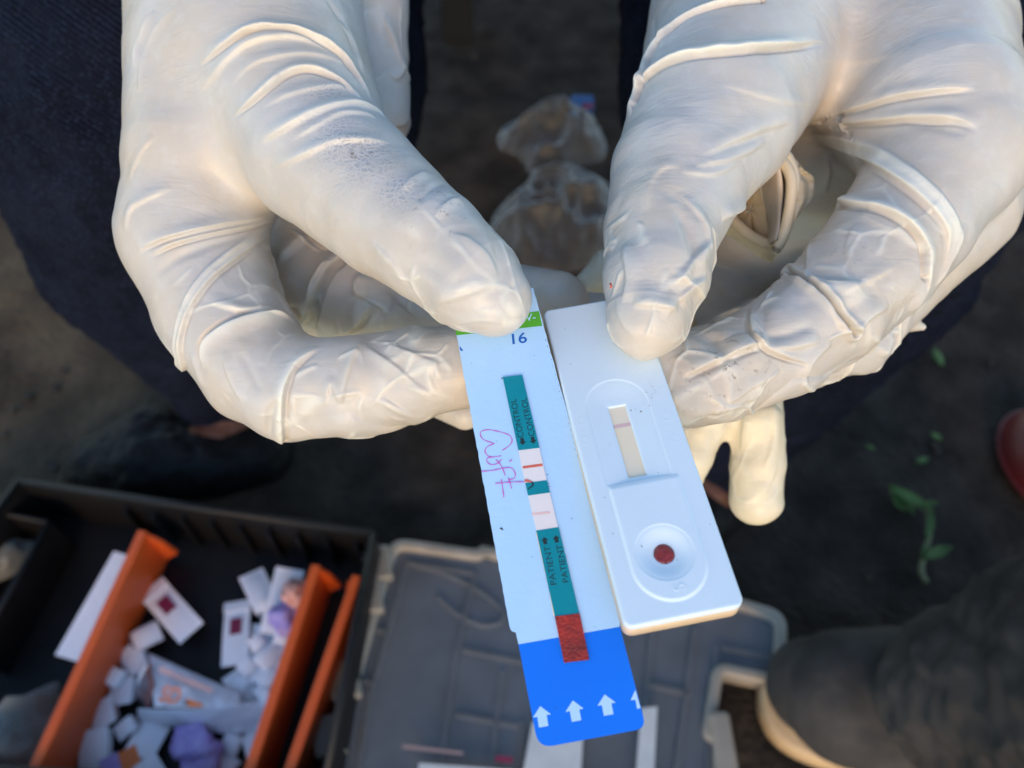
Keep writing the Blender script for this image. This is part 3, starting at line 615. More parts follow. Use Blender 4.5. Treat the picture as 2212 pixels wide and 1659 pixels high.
# sack behind the bead: the thin cuff wall, seen from inside and outside
cen = rc.mean(0); sec = []
for k, (sc, dz, wv) in enumerate(((1.0, 0, 0), (1.14, 1.0, .4), (1.34, 2.5, .8), (1.46, 5, 1.2), (1.42, 7, 1.2), (1.2, 9, 1.0), (.8, 10.5, .8), (.4, 11, .4), (.02, 11.2, 0))):
    a = np.linspace(0, 2 * np.pi, len(rc), endpoint=False)
    d_ = rc - cen; dl = d_ / np.linalg.norm(d_, axis=1, keepdims=True); side = np.clip(dl @ np.array([.9, -.45, 0]), 0, 1)[:, None]
    rr = cen + d_ * (sc + (max(sc - 1, 0) * (1.1 * side - .5)) + (.05 * k) * np.sin(5 * a + k * .5)[:, None] * .3) + np.array([0, 0, dz]) + wv * .5 * np.stack([np.sin(3 * a + k), np.cos(4 * a), np.sin(6 * a)], 1)
    sec.append(rr)
n = len(rc); V_ = W(np.vstack(sec)); F_ = [[k * n + i, k * n + (i + 1) % n, (k + 1) * n + (i + 1) % n, (k + 1) * n + i] for k in range(len(sec) - 1) for i in range(n)]
o = obj("cuff", V_, F_, M['glove2'], GLV); fix(o); md = o.modifiers.new("t", 'SOLIDIFY'); md.thickness = .0004
md = o.modifiers.new("s", 'SUBSURF'); md.levels = md.render_levels = 1
# inner fold of the cuff wall
pts = [(860, 560, 222), (900, 800, 224), (880, 1000, 226), (830, 1300, 224)]; pts2 = [(700, 560, 232), (700, 850, 236), (760, 1050, 236), (815, 1310, 228)]
A_ = spline(np.array([U(*z7(x, y), d - 17) for x, y, d in pts]), 1.2); B_ = spline(np.array([U(*z7(x, y), d - 19) for x, y, d in pts2]), 1.2)
m_ = min(len(A_), len(B_)); A_ = A_[np.linspace(0, len(A_) - 1, m_).astype(int)]; B_ = B_[np.linspace(0, len(B_) - 1, m_).astype(int)]
rows = [A_ + (B_ - A_) * t + np.array([0, 0, -3 * math.sin(t * math.pi * 2)]) for t in np.linspace(0, 1, 7)]
F_ = [[k * m_ + i, k * m_ + i + 1, (k + 1) * m_ + i + 1, (k + 1) * m_ + i] for k in range(6) for i in range(m_ - 1)]
o = obj("cuff_fold", W(np.vstack(rows)), F_, M['glove'], GLV); md = o.modifiers.new("t", 'SOLIDIFY'); md.thickness = .0004

# bunched cuff wall standing out to the right of the bead
inn = [(740, 505, 211), (850, 532, 207), (935, 602, 205), (985, 722, 204), (985, 862, 204), (965, 1022, 205), (920, 1220, 206), (850, 1370, 208)]
out = [(870, 370, 214), (1000, 470, 213), (1090, 640, 211), (1190, 720, 213), (1192, 880, 213), (1085, 1015, 210), (1000, 1150, 210), (862, 1400, 209)]
A_, B_ = [spline(np.array([U(*z7(x, y), d) for x, y, d in q]), .8) for q in (inn, out)]; m_ = 70
A_, B_ = A_[np.linspace(0, len(A_) - 1, m_).astype(int)], B_[np.linspace(0, len(B_) - 1, m_).astype(int)]
rows = []
for k in range(15):
    t = k / 14; r_ = A_ + (B_ - A_) * t; w_ = np.linspace(0, 1, m_)
    r_ = r_ + np.array([0, 0, 1.0]) * (1.9 * np.sin(t * 7.5 + 2.2 * np.sin(w_ * 5)) * t)[:, None] + np.array([0, 0, 1.0]) * ((vnoise(r_ / 2.2, 77) - .5) * 1.6 * t)[:, None]
    rows.append(r_)
rows += [B_ + np.array([.4, 0, 1.5 + 2.5 * k]) + (cen - B_) * .08 * k for k in range(4)]
F_ = [[k * m_ + i, k * m_ + i + 1, (k + 1) * m_ + i + 1, (k + 1) * m_ + i] for k in range(len(rows) - 1) for i in range(m_ - 1)]
o = obj("cuff_fold", W(np.vstack(rows)), F_, M['glove2'], GLV); md = o.modifiers.new("t", 'SOLIDIFY'); md.thickness = .0005

# ------------------------------------------------------------------ the two tests
class Plane:
    """a flat face: origin + two axes (camera space mm)"""
    def __init__(s, o, x, y):
        s.o = np.asarray(o, float); s.x = x / np.linalg.norm(x); y = y - (y @ s.x) * s.x; s.y = y / np.linalg.norm(y)
        s.n = np.cross(s.x, s.y);  s.n = s.n if s.n[2] < 0 else -s.n          # towards the camera
    def loc(s, px, py):
        r = U(px, py, 1.0); t = (s.o @ s.n) / (r @ s.n); q = r * t - s.o; return np.array([q @ s.x, q @ s.y])
    def at(s, u, v, h=0.0):
        u, v = np.asarray(u, float)[..., None], np.asarray(v, float)[..., None]
        return s.o + u * s.x + v * s.y + np.asarray(h, float)[..., None] * s.n
    def px(s, pts, h=0.0):
        q = np.array([s.loc(*p) for p in pts]); return W(s.at(q[:, 0], q[:, 1], np.full(len(q), h)))
def z5(x, y): return (932.6 + x * .3307, 630.9 + y * .3307)
def z6(x, y): return (987.5 + x * .3717, 1042.3 + y * .3717)
def ccw(poly, nrm):
    poly = np.asarray(poly); c = np.zeros(3)
    for i in range(1, len(poly) - 1): c += np.cross(poly[i] - poly[0], poly[i + 1] - poly[0])
    return poly if c @ nrm > 0 else poly[::-1]
def rounded(poly, r, seg=6):
    out = []; n = len(poly); poly = [np.asarray(p, float) for p in poly]
    for i in range(n):
        p, a, b = poly[i], poly[i - 1], poly[(i + 1) % n]; rr = r[i] if isinstance(r, (list, tuple)) else r
        if rr <= 0: out.append(p); continue
        u, v = (a - p) / np.linalg.norm(a - p), (b - p) / np.linalg.norm(b - p)
        for t in np.linspace(0, 1, seg + 1):
            out.append((1 - t) ** 2 * (p + u * rr) + 2 * t * (1 - t) * p + t * t * (p + v * rr))
    return out
def textmesh(name, s, pl, org, base, up, size, m, parent, h, sx=1.0, spacing=1.0, bold=0.0):
    """flat lettering on plane pl: org = (u, v) of the text centre, base/up = plane directions"""
    cu = bpy.data.curves.new("t", 'FONT'); cu.body = s; cu.align_x = 'CENTER'; cu.align_y = 'CENTER'; cu.size = 1; cu.space_character = spacing; cu.offset = bold
    to = bpy.data.objects.new("t", cu); COL.objects.link(to); dg = bpy.context.evaluated_depsgraph_get(); me = to.evaluated_get(dg).to_mesh()
    V = np.array([v.co[:] for v in me.vertices]); F = [list(p.vertices) for p in me.polygons]
    to.evaluated_get(dg).to_mesh_clear(); bpy.data.objects.remove(to); bpy.data.curves.remove(cu)
    base = np.asarray(base, float); up = np.asarray(up, float)
    q = np.asarray(org) + V[:, :1] * size * sx * base + V[:, 1:2] * size * up
    wv = W(pl.at(q[:, 0], q[:, 1], np.full(len(q), h)))
    return fix_dir(obj(name, wv, F, m, parent, smooth=False), pl)
def fix_dir(o, pl):
    nw = (W(pl.o + pl.n) - W(pl.o)); nw = Vector(nw / np.linalg.norm(nw)); bm = bmesh.new(); bm.from_mesh(o.data)
    for f_ in bm.faces:
        if f_.normal.dot(nw) < 0: f_.normal_flip()
    bm.to_mesh(o.data); bm.free(); return o
def decal(name, pl, pxs, h, m, parent, th=None):
    nw = W(pl.o + pl.n) - W(pl.o); nw /= np.linalg.norm(nw)
    poly = ccw(pl.px(pxs, h), nw)
    if th: v, fc = prism(poly, nw, th * .001); return obj(name, v, fc, m, parent, smooth=False)
    return obj(name, poly, [list(range(len(poly)))], m, parent, smooth=False)
def ribbon(pl, pxs, wd, h, smooth=True):
    q = np.array([pl.loc(*p) for p in pxs]); q = spline(q, .25) if smooth and len(q) > 2 else q
    T = np.gradient(q, axis=0); T /= np.linalg.norm(T, axis=1, keepdims=True); N = np.stack([-T[:, 1], T[:, 0]], 1)
    ww = wd * (1 + .25 * np.sin(np.arange(len(q)) * .7))[:, None]
    a, b = q + N * ww / 2, q - N * ww / 2; n = len(q)
    v = W(pl.at(np.r_[a[:, 0], b[:, 0]], np.r_[a[:, 1], b[:, 1]], np.full(2 * n, h)))
    return v, [[i, i + 1, n + i + 1, n + i] for i in range(n - 1)]

# --- paper strip test
o_ = U(1080, 706, 171.5)
SP = Plane(o_, U(1172, 690, 171.2) - U(988, 727, 171.8), U(1285, 1597, 140) - o_)
TS = thing("test_strip", "flat white and blue paper test strip with teal bands held by the left thumb", "test strip", W(o_))
rnd = np.random.default_rng(3)
def jag(a, b, n, amp):
    a, b = np.array(a, float), np.array(b, float); t = np.linspace(0, 1, n); d = (b - a) / np.linalg.norm(b - a); nn = np.array([-d[1], d[0]])
    return [tuple(a + (b - a) * x + nn * (rnd.uniform(-amp, amp) if 0 < i < n - 1 else 0)) for i, x in enumerate(t)]
corner = [np.array(p) for p in rounded([(1120, 1392), (1163, 1617), (1396, 1573), (1339, 1354)], [0, 34, 24, 0])]
outline = jag((966, 612), (1101, 1355), 60, .8) + [(1105, 1363), (1114, 1366)] + [tuple(p) for p in corner] + [(1337, 1318), (1340, 1312)] + jag((1337, 1299), (1152, 622), 60, .8)
decal("card", SP, outline, 0.0, M['card'], TS, th=.45)
decal("blue_end", SP, [tuple(p) for p in corner], .02, M['blue'], TS)
decal("green_band", SP, [z5(152, 200), z5(160, 283), z5(722, 221), z5(700, 124)], .02, M['green'], TS)
for nm, pts, mm, hh in (("teal_band", [z5(465, 560), z5(592, 545), z5(704, 1020), z5(567, 1037)], 'teal', .32), ("membrane", [z5(567, 1037), z5(704, 1020), z5(752, 1232), z5(610, 1250)], 'membrane', .26),
        ("teal_band", [z5(612, 1250), z5(752, 1232), z5(772, 1312), z5(630, 1332)], 'teal', .32), ("membrane", [z5(630, 1332), z5(772, 1312), z5(826, 1540), z5(684, 1560)], 'membrane', .26),
        ("teal_band", [z6(460, 282), z6(590, 262), z6(710, 762), z6(568, 780)], 'teal', .32), ("sample_pad", [z6(568, 780), z6(712, 762), z6(768, 1030), z6(622, 1048)], 'bloodpad', .42)):
    decal(nm, SP, pts, hh, M[mm], TS, th=hh - .04)
decal("control_line", SP, [z5(594, 1140), z5(722, 1122), z5(726, 1139), z5(598, 1156)], .29, M['redline'], TS)
decal("patient_line", SP, [z5(652, 1447), z5(772, 1433), z5(776, 1448), z5(656, 1461)], .29, M['pinkline'], TS)
v, fc = ribbon(SP, [z6(462, 290), z6(500, 450), z6(540, 620), z6(566, 775)], .35, .1, False); obj("tape_edge", v, fc, M['cream_mem'], TS, smooth=False)
BU = SP.loc(*z5(590, 545)) - SP.loc(*z5(465, 560)); BU /= np.linalg.norm(BU)
AU = SP.loc(*z6(460, 282)) - SP.loc(*z6(568, 780)); AU /= np.linalg.norm(AU)
def letters(s, a, b, cap, org=None):
    """lettering whose baseline runs from pixel a to pixel b"""
    la, lb = SP.loc(*a), SP.loc(*b); d = lb - la; ln = np.linalg.norm(d); d /= ln; up = np.array([d[1], -d[0]])
    if up @ BU > 0: up = -up
    cu = bpy.data.curves.new("t", 'FONT'); cu.body = s; to = bpy.data.objects.new("t", cu); COL.objects.link(to); bpy.context.view_layer.update(); wd = to.dimensions[0]; bpy.data.objects.remove(to)
    size = cap / .7; textmesh("lettering", s, SP, (la + lb) / 2 + up * cap * .5, d, up, size, M['ink'], TS, .345, sx=ln / (wd * size), bold=-.004)
letters("CONTROL", z5(607, 950), z5(554, 700), 1.2)
letters("CONTROL", z5(678, 940), z5(622, 690), 1.2)
letters("PATIENT", z6(582, 594), z6(542, 370), 1.12)
letters("PATIENT", z6(652, 580), z6(612, 362), 1.12)
def arrow(c, tipdir, ln, wd, m, h, name="arrow", clip=None):
    """block arrow at pixel c; tipdir in plane coordinates, sizes in mm"""
    q = SP.loc(*c); d = tipdir / np.linalg.norm(tipdir); s = np.array([-d[1], d[0]])
    pts = [q + d * ln / 2, q + s * wd / 2 + d * ln * .02, q + s * wd * .26 + d * ln * .02, q + s * wd * .26 - d * ln / 2, q - s * wd * .26 - d * ln / 2, q - s * wd * .26 + d * ln * .02, q - s * wd / 2 + d * ln * .02]
    if clip: pts = clip(pts)
    pts = np.array(pts); poly = W(SP.at(pts[:, 0], pts[:, 1], np.full(len(pts), h)))
    o = obj(name, poly, [list(range(len(pts)))], m, TS, smooth=False); return fix_dir(o, SP)
for c in (z5(594, 980), z5(663, 972)): arrow(c, -AU, 1.45, 1.35, M['ink'], .345)
for c in (z6(510, 340), z6(577, 330)): arrow(c, AU, 1.35, 1.35, M['ink'], .345)
aw = SP.loc(*z6(545, 1352)) - SP.loc(*z6(440, 1374)); al = SP.loc(*z6(485, 1298)) - SP.loc(*z6(505, 1418))
for c in (z6(493, 1359), z6(683, 1326), z6(869, 1291)): arrow(c, al, np.linalg.norm(al), np.linalg.norm(aw), M['card'], .04)
decal("arrow", SP, [z6(1036, 1205), z6(1066, 1310), z6(1046, 1316), z6(1036, 1262), z6(1008, 1266)], .04, M['card'], TS)
textmesh("number", "16", SP, SP.loc(*z5(563, 307)), BU, AU - (AU @ BU) * BU, 3.35, M['blueink'], TS, .03, sx=1.15, bold=.012)
textmesh("lettering", "HIV-", SP, SP.loc(*z5(612, 172)), BU, AU - (AU @ BU) * BU, 2.3, M['card'], TS, .04, bold=.012)
decal("letter_stroke", SP, [z5(183, 352), z5(206, 384), z5(190, 384), z5(184, 372)], .03, M['blueink'], TS)
hw = []
for s in ([(460, 1035), (505, 1005), (525, 970), (505, 935), (440, 912), (370, 900), (325, 910), (318, 935), (340, 965), (410, 990)], [(410, 990), (365, 1010), (348, 1040), (365, 1068), (400, 1078), (455, 1070)],
          [(400, 1078), (365, 1085), (362, 1110), (390, 1128), (430, 1120), (458, 1092)], [(325, 1172), (400, 1165), (470, 1150), (520, 1150), (545, 1185), (540, 1215), (508, 1226)], [(420, 1095), (450, 1130), (470, 1170), (480, 1200)],
          [(505, 1106), (515, 1103), (525, 1095)], [(415, 1251), (500, 1243), (610, 1240)], [(455, 1225), (465, 1290), (472, 1345)], [(500, 1215), (515, 1260), (522, 1285)]):
    hw.append(ribbon(SP, [z5(*p) for p in s], .18, .05 + .012 * len(hw)))
v, fc = merge(hw); fix_dir(obj("handwriting", v, fc, M['pinkink'], TS, smooth=False), SP)
v, fc = ribbon(SP, [z5(608, 1234), z5(630, 1236), z5(655, 1244)], .4, .36); fix_dir(obj("pen_mark", v, fc, M['redline'], TS, smooth=False), SP)
v, fc = ribbon(SP, [z5(655, 1242), z5(662, 1265), z5(630, 1290)], .25, .37); fix_dir(obj("pen_mark", v, fc, M['ink'], TS, smooth=False), SP)
def specks(pl, pxs, parent, seed, h=.02):
    rg = np.random.default_rng(seed); parts = []
    for (x, y, r) in pxs:
        q = pl.loc(x, y); n = 6; a = np.linspace(0, 2 * np.pi, n, endpoint=False); rr = r * rg.uniform(.5, 1.3, n)
        base = np.stack([q[0] + rr * np.cos(a), q[1] + rr * np.sin(a)], 1)
        top = W(pl.at(q[0] + .5 * rr * np.cos(a), q[1] + .5 * rr * np.sin(a), np.full(n, h + r * .6))); bot = W(pl.at(base[:, 0], base[:, 1], np.full(n, h)))
        parts.append((np.vstack([bot, top]), [list(range(n, 2 * n))] + [[i, (i + 1) % n, n + (i + 1) % n, n + i] for i in range(n)]))
    v, fc = merge(parts); o = obj("dirt", v, fc, M['speck'], parent, smooth=False); o["kind"] = "stuff"; return fix(o)
sp = [(*z5(458, 563), .18), (*z5(455, 1545), .25), (*z5(462, 1550), .15), (*z5(670, 415), .09), (*z5(258, 465), .08), (*z5(350, 715), .07), (*z5(425, 975), .08), (*z5(758, 1192), .12), (*z5(767, 1270), .12), (*z5(760, 1250), .1), (*z5(915, 1480), .1), (*z5(345, 520), .05), (*z5(620, 660), .07), (*z5(810, 540), .08), (*z5(600, 527), .06), (*z5(330, 180), .08), (*z6(435, 432), .09), (*z6(665, 210), .08), (*z6(800, 838), .07), (*z6(573, 1308), .09), (*z6(722, 1385), .08)]
rgs = np.random.default_rng(8)
for t in np.linspace(.05, .98, 42): sp.append((1172 + (1339 - 1172) * t + rgs.uniform(-3, 1), 704 + (1318 - 704) * t, rgs.uniform(.05, .13)))
specks(SP, sp, TS, 5)

# --- plastic cassette
h_ = None
def cassette():
    Q = np.array([[0.98307628, 0.17486686], [-0.17471229, 0.80524493], [0.05510572, -0.56657055]])
    top = np.array([16.61, -17.48, 176.38]); x, y = Q[:, 0], Q[:, 1]
    CP = Plane(top, x, y)
    C = thing("test_cassette", "thick white plastic test cassette with a red blood drop in its round well", "test cassette", W(top))
    LL, WW, TH, RC = 69.7, 20.6, 5.2, 1.7
    nu, nv = 150, 500
    # rounded rectangle mapped grid
    uu = np.linspace(-1, 1, nu); vv = np.linspace(0, 1, nv)
    Ug, Vg = np.meshgrid(uu, vv, indexing='ij')
    v = Vg * LL; edge = np.minimum(v, LL - v); inset = np.where(edge < RC, RC - np.sqrt(np.maximum(RC ** 2 - (RC - edge) ** 2, 0)), 0)
    u = Ug * (WW / 2 - inset)
    win = [CP.loc(*z5(*p)) for p in ((1152, 740), (1268, 735), (1405, 1187), (1282, 1203))]
    wu0, wu1 = (win[0][0] + win[3][0]) / 2, (win[1][0] + win[2][0]) / 2; wv0, wv1 = (win[0][1] + win[1][1]) / 2, (win[2][1] + win[3][1]) / 2
    wc = (wu0 + wu1) / 2
    well = CP.loc(*z6(1205, 405)); rout = np.linalg.norm(CP.loc(*z6(1040, 400)) - CP.loc(*z6(1390, 420))) / 2; rin = np.linalg.norm(CP.loc(*z6(1143, 410)) - CP.loc(*z6(1265, 410))) / 2
    pad = [CP.loc(*z5(1165, 1255)), CP.loc(*z5(1600, 1190))]; pv0 = (pad[0][1] + pad[1][1]) / 2; pu0 = CP.loc(*z6(955, 300))[0]; pu1 = CP.loc(*z6(1440, 420))[0]; pv1 = CP.loc(*z6(1270, 690))[1]
    arch = CP.loc(*z5(1215, 560)); aR = abs(CP.loc(*z5(1020, 730))[0] - CP.loc(*z5(1445, 680))[0]) / 2
    sst = lambda a, b, t: (lambda q: q * q * (3 - 2 * q))(np.clip((t - a) / (b - a), 0, 1))
    H = np.zeros_like(u)
    # shallow dish round the window
    ac = (wc + .1, arch[1] + aR); dv = np.where(v < ac[1], np.hypot(u - ac[0], v - ac[1]), np.abs(u - ac[0])); dish = sst(aR, aR - .5, dv) * (v < pv0)
    H -= .10 * dish + .35 * dish * sst(aR, 1.0, dv)
    # raised pad
    pc = (pu0 + pu1) / 2; pr = (pu1 - pu0) / 2; pcv = pv1 - pr
    ds = np.where(v > pcv, np.hypot(u - pc, v - pcv), np.abs(u - pc)); inpad = sst(pr + .25, pr - .45, ds) * sst(pv0 - .1, pv0 + 1.1, v)
    H = H * (1 - inpad) + inpad * .30
    # well
    dw = np.hypot(u - well[0], v - well[1])
    H = H - sst(rout, rin, dw) * .9 - .12 * sst(rout + .15, rout - .15, dw); H = np.where(dw < rin, -1.0, H)
    # window opening
    dwin = np.maximum(np.maximum(wu0 - u, u - wu1), np.maximum(wv0 - v, v - wv1)); H = np.where(dwin < 0, np.minimum(H, -1.05), H - .12 * np.exp(-np.maximum(dwin, 0) / .25))
    # mould marks and soft outer edge
    for (a, b) in ((980, 845), (1535, 815), (1590, 960), (1000, 970)):
        q = CP.loc(*z5(a, b)); H += .025 * np.exp(-((np.hypot(u - q[0], v - q[1]) - .8) / .14) ** 2)
    ed = np.minimum(WW / 2 - np.abs(Ug) * WW / 2, np.minimum(v, LL - v)); H -= .45 * (1 - np.sqrt(np.clip(1 - (1 - np.clip(ed / .55, 0, 1)) ** 2, 0, 1)))
    top3 = CP.at(u.ravel(), v.ravel(), H.ravel())
    i, j = np.meshgrid(np.arange(nu - 1), np.arange(nv - 1), indexing='ij'); q = np.stack([i * nv + j, (i + 1) * nv + j, (i + 1) * nv + j + 1, i * nv + j + 1], -1).reshape(-1, 4)
    rim = [a * nv for a in range(nu)] + [(nu - 1) * nv + b for b in range(1, nv)] + [a * nv + nv - 1 for a in range(nu - 2, -1, -1)] + [b for b in range(nv - 2, 0, -1)]
    rp = top3[rim]; n = len(rim); b1 = rp + CP.n * (-1.0); N0 = len(top3)
    Vv = np.vstack([top3, b1]); F = [list(map(int, f_)) for f_ in q] + [[rim[k], rim[(k + 1) % n], N0 + (k + 1) % n, N0 + k] for k in range(n)]
    fix(obj("upper_shell", W(Vv), F, M['white'], C))
    # lower shell: slightly inset, butted under the upper one
    cu, cv = 0.0, LL / 2; ru = np.array([u.ravel()[k] for k in rim]); rv = np.array([v.ravel()[k] for k in rim])
    def ringat(ins, h): return CP.at(ru * (1 - ins / 10), cv + (rv - cv) * (1 - ins / 35), np.full(n, h))
    secs = [ringat(.12, -1.40), ringat(.02, -1.55), ringat(.02, -TH + .5), ringat(.5, -TH)]
    Vv = np.vstack(secs); F = [[k * n + i_, k * n + (i_ + 1) % n, (k + 1) * n + (i_ + 1) % n, (k + 1) * n + i_] for k in range(3) for i_ in range(n)] + [list(range(n)), list(range(3 * n, 4 * n))]
    fix(obj("lower_shell", W(Vv), F, M['warm_lit'], C))
    P4 = lambda a, b, c_, d_, h: W(CP.at(np.array([a, b, b, a]), np.array([c_, c_, d_, d_]), np.full(4, h)))
    fix_dir(obj("membrane", P4(wu0 - .1, wu1 + .1, wv0 - .1, wv1 + .1, -.92), [[0, 1, 2, 3]], M['cream_mem'], C), CP)
    l = CP.loc(*z5(1240, 858)); fix_dir(obj("control_line", P4(wu0, wu1, l[1] - .45, l[1] + .35, -.89), [[0, 1, 2, 3]], M['pinkline'], C), CP)
    # blood drop: low dome
    a = np.linspace(0, 2 * np.pi, 40, endpoint=False); Vv = [CP.at(well[0], well[1], -.42)]; F = []
    for k, (rr, hh) in enumerate(((.3, -.43), (.6, -.47), (.85, -.56), (1.0, -.72), (1.02, -1.05))):
        rq = rin * rr * (1 + .03 * np.sin(3 * a)); Vv += list(CP.at(well[0] + rq * np.cos(a), well[1] + rq * np.sin(a), np.full(40, hh) + .03 * np.sin(2 * a + k)))
    F = [[0, 1 + i_, 1 + (i_ + 1) % 40] for i_ in range(40)] + [[1 + k * 40 + i_, 1 + (k + 1) * 40 + i_, 1 + (k + 1) * 40 + (i_ + 1) % 40, 1 + k * 40 + (i_ + 1) % 40] for k in range(4) for i_ in range(40)]
    fix_dir(obj("blood_drop", W(np.array(Vv)), F, M['blood'], C), CP)
    # embossed letter by the well, turned a quarter
    cu_ = bpy.data.curves.new("t", 'FONT'); cu_.body = "S"; cu_.align_x = 'CENTER'; cu_.align_y = 'CENTER'; cu_.size = 1; cu_.extrude = .03; to = bpy.data.objects.new("t", cu_); COL.objects.link(to)
    dg = bpy.context.evaluated_depsgraph_get(); me = to.evaluated_get(dg).to_mesh(); tv = np.array([p.co[:] for p in me.vertices]); tf = [list(p.vertices) for p in me.polygons]
    bpy.data.objects.remove(to); q0 = CP.loc(*z6(1293, 612)); sz = 3.0
    Vv = CP.at(q0[0] + tv[:, 1] * sz * -1, q0[1] + tv[:, 0] * sz * -1, .30 + tv[:, 2] * sz * .9); fix(obj("embossed_letter", W(Vv), tf, M['white'], C, smooth=False))
    rg = np.random.default_rng(2); s = [(*z5(a_, b_), r) for a_, b_, r in ((872, 243, .09), (908, 470, .1), (1088, 500, .05), (1300, 773, .16), (1330, 765, .1), (1367, 780, .17), (1422, 742, .09), (1395, 655, .08), (1162, 1300, .1), (1130, 1342, .09), (1192, 1328, .08), (1480, 1178, .07), (1305, 1428, .08), (1185, 1577, .07), (1160, 995, .06))] + [(*z6(1073, 370), .13), (*z6(905, 297), .09), (*z6(1012, 162), .08), (*z6(1280, 450), .1), (*z6(858, 87), .09), (*z6(1470, 245), .08)]
    for _ in range(26): s.append((*z5(rg.normal(1440, 22), rg.normal(650, 45)), rg.uniform(.03, .07)))
    for _ in range(40): s.append((*z5(rg.uniform(780, 1620), rg.uniform(200, 1650)), rg.uniform(.02, .045)))
    specks(CP, s, C, 6, h=.03)
    return CP
CP = cassette()

# ------------------------------------------------------------------ organiser box with its contents
def quad_wall(a, b, h0, h1, th):
    a, b = np.array(a, float), np.array(b, float); a[2] = b[2] = 0; d = (b - a) / np.linalg.norm(b - a); nn = np.array([-d[1], d[0], 0]) * th / 2
    c = (a + b) / 2 + np.array([0, 0, (h0 + h1) / 2]); return box8(c, (b - a) / 2, nn, (0, 0, (h1 - h0) / 2))
HB = .062
bl, br_ = G(40, 1040, HB), G(806, 1152, HB); fr = G(700, 1700, HB); fl = G(-420, 1640, HB)
for p in (bl, br_, fr, fl): p[2] = 0
BX = thing("organiser_box", "open black plastic organiser box with orange dividers on the ground", "box", (bl + br_) / 2)
cxy = (bl + br_ + fr + fl) / 4
fl2 = [p + (cxy - p) * .01 for p in (bl, br_, fr, fl)]
v, fc = prism(np.array([p + np.array([0, 0, .004]) for p in fl2]), np.array([0, 0, 1.]), .003); fix(obj("floor", v, fc, M['black_plastic'], BX, smooth=False))
for a, b in ((bl, br_), (br_, fr), (fr, fl), (fl, bl)):
    v, fc = quad_wall(a, b, .001, HB, .003); fix(bevel(obj("wall", v, fc, M['black_plastic'], BX, smooth=False), .0008))
    v, fc = tube([a + np.array([0, 0, HB]), (a + b) / 2 + np.array([0, 0, HB]), b + np.array([0, 0, HB])], .003, 8); fix(obj("rim", v, fc, M['black_plastic'], BX))
# moulded divider slots on the back wall
for t in np.linspace(.30, .95, 9):
    p = bl + (br_ - bl) * t; d = np.array([fr - br_])[0]; d /= np.linalg.norm(d)
    v, fc = box8(p + d * .005 + np.array([0, 0, .027]), (br_ - bl) / np.linalg.norm(br_ - bl) * .0012, d * .0035, (0, 0, .024)); obj("slot_rib", v, fc, M['black_plastic'], BX, smooth=False)
# inner compartment at the left
c1, c2, c3 = G(-160, 1075, .05), G(106, 1128, .05), G(-60, 1420, .05)
for a, b in ((c1, c2), (c2, c3)):
    v, fc = quad_wall(a, b, .005, .05, .0025); obj("partition", v, fc, M['black_plastic'], BX, smooth=False)
    v, fc = tube([a, (a + b) / 2, b], .0022, 8); fix(obj("rim", v, fc, M['black_plastic'], BX))
# orange dividers
def divider(a, b, label, h0=.006, th=.0035, lean=0.0, flange=0.0):
    a, b = G(*a, .056), G(*b, .056); d = b - a; d[2] = 0; d /= np.linalg.norm(d); nn = np.array([-d[1], d[0], 0])
    D = thing("divider", label, "divider", np.array([*((a + b) / 2)[:2], h0]), "orange dividers in the organiser box")
    v, fc = quad_wall(a, b, h0, .056, th); fix(bevel(obj("panel", v, fc, M['orange'], D, smooth=False), .0006))
    e = a.copy(); w_ = nn * (flange if flange else .006)
    v, fc = prism(np.array([e + np.array([0, 0, 0]), e + w_ * 1.0 + np.array([0, 0, -.012]), e + w_ * 1.5 + np.array([0, 0, -.030]), np.array([e[0], e[1], h0])]), d, -.0025); fix(obj("end_flange", v, fc, M['orange'], D, smooth=False))
    v, fc = quad_wall(a, b, .056, .0585, th * 1.9); fix(bevel(obj("top_edge", v, fc, M['orange'], D, smooth=False), .0008))
divider((310, 1148), (30, 1760), "left-hand orange plastic divider standing in the black box", flange=.011)
divider((684, 1222), (515, 1740), "middle orange plastic divider beside the white packets", flange=.009)
divider((772, 1245), (600, 1740), "orange plastic divider nearest the clear lid", flange=-.009)

def frame2(pa, pb, h):
    a, b = G(*pa, h), G(*pb, h); d = b - a; ln = np.linalg.norm(d); d /= ln; s = np.cross(np.array([0, 0, 1.]), d); return (a + b) / 2, d, s, ln
# packets: one mesh, copied
nx_, ny_ = 9, 5
def packet_mesh():
    V, F = [], []
    for side in (0, 1):
        for i in range(nx_):
            for j in range(ny_):
                x = -.5 + i / (nx_ - 1); y = -.5 + j / (ny_ - 1); puff = (1 - (2 * y) ** 2) * (1 - (2 * x) ** 4)
                V.append((x, y, (.5 if side else -.5) * (.25 + .75 * puff) + .35 * math.sin(3 * x + 1)))
    o = nx_ * ny_
    for i in range(nx_ - 1):
        for j in range(ny_ - 1):
            a = i * ny_ + j; F.append([a, a + 1, a + ny_ + 1, a + ny_]); F.append([o + a, o + a + ny_, o + a + ny_ + 1, o + a + 1])
    for i in range(nx_ - 1):
        for j in (0, ny_ - 1): a = i * ny_ + j; F.append([a, a + ny_, o + a + ny_, o + a])
    for j in range(ny_ - 1):
        for i in (0, nx_ - 1): a = i * ny_ + j; F.append([a, a + 1, o + a + 1, o + a])
    me = new_mesh("packet", V, F); me.materials.append(M['packet']); return me
pm = packet_mesh()
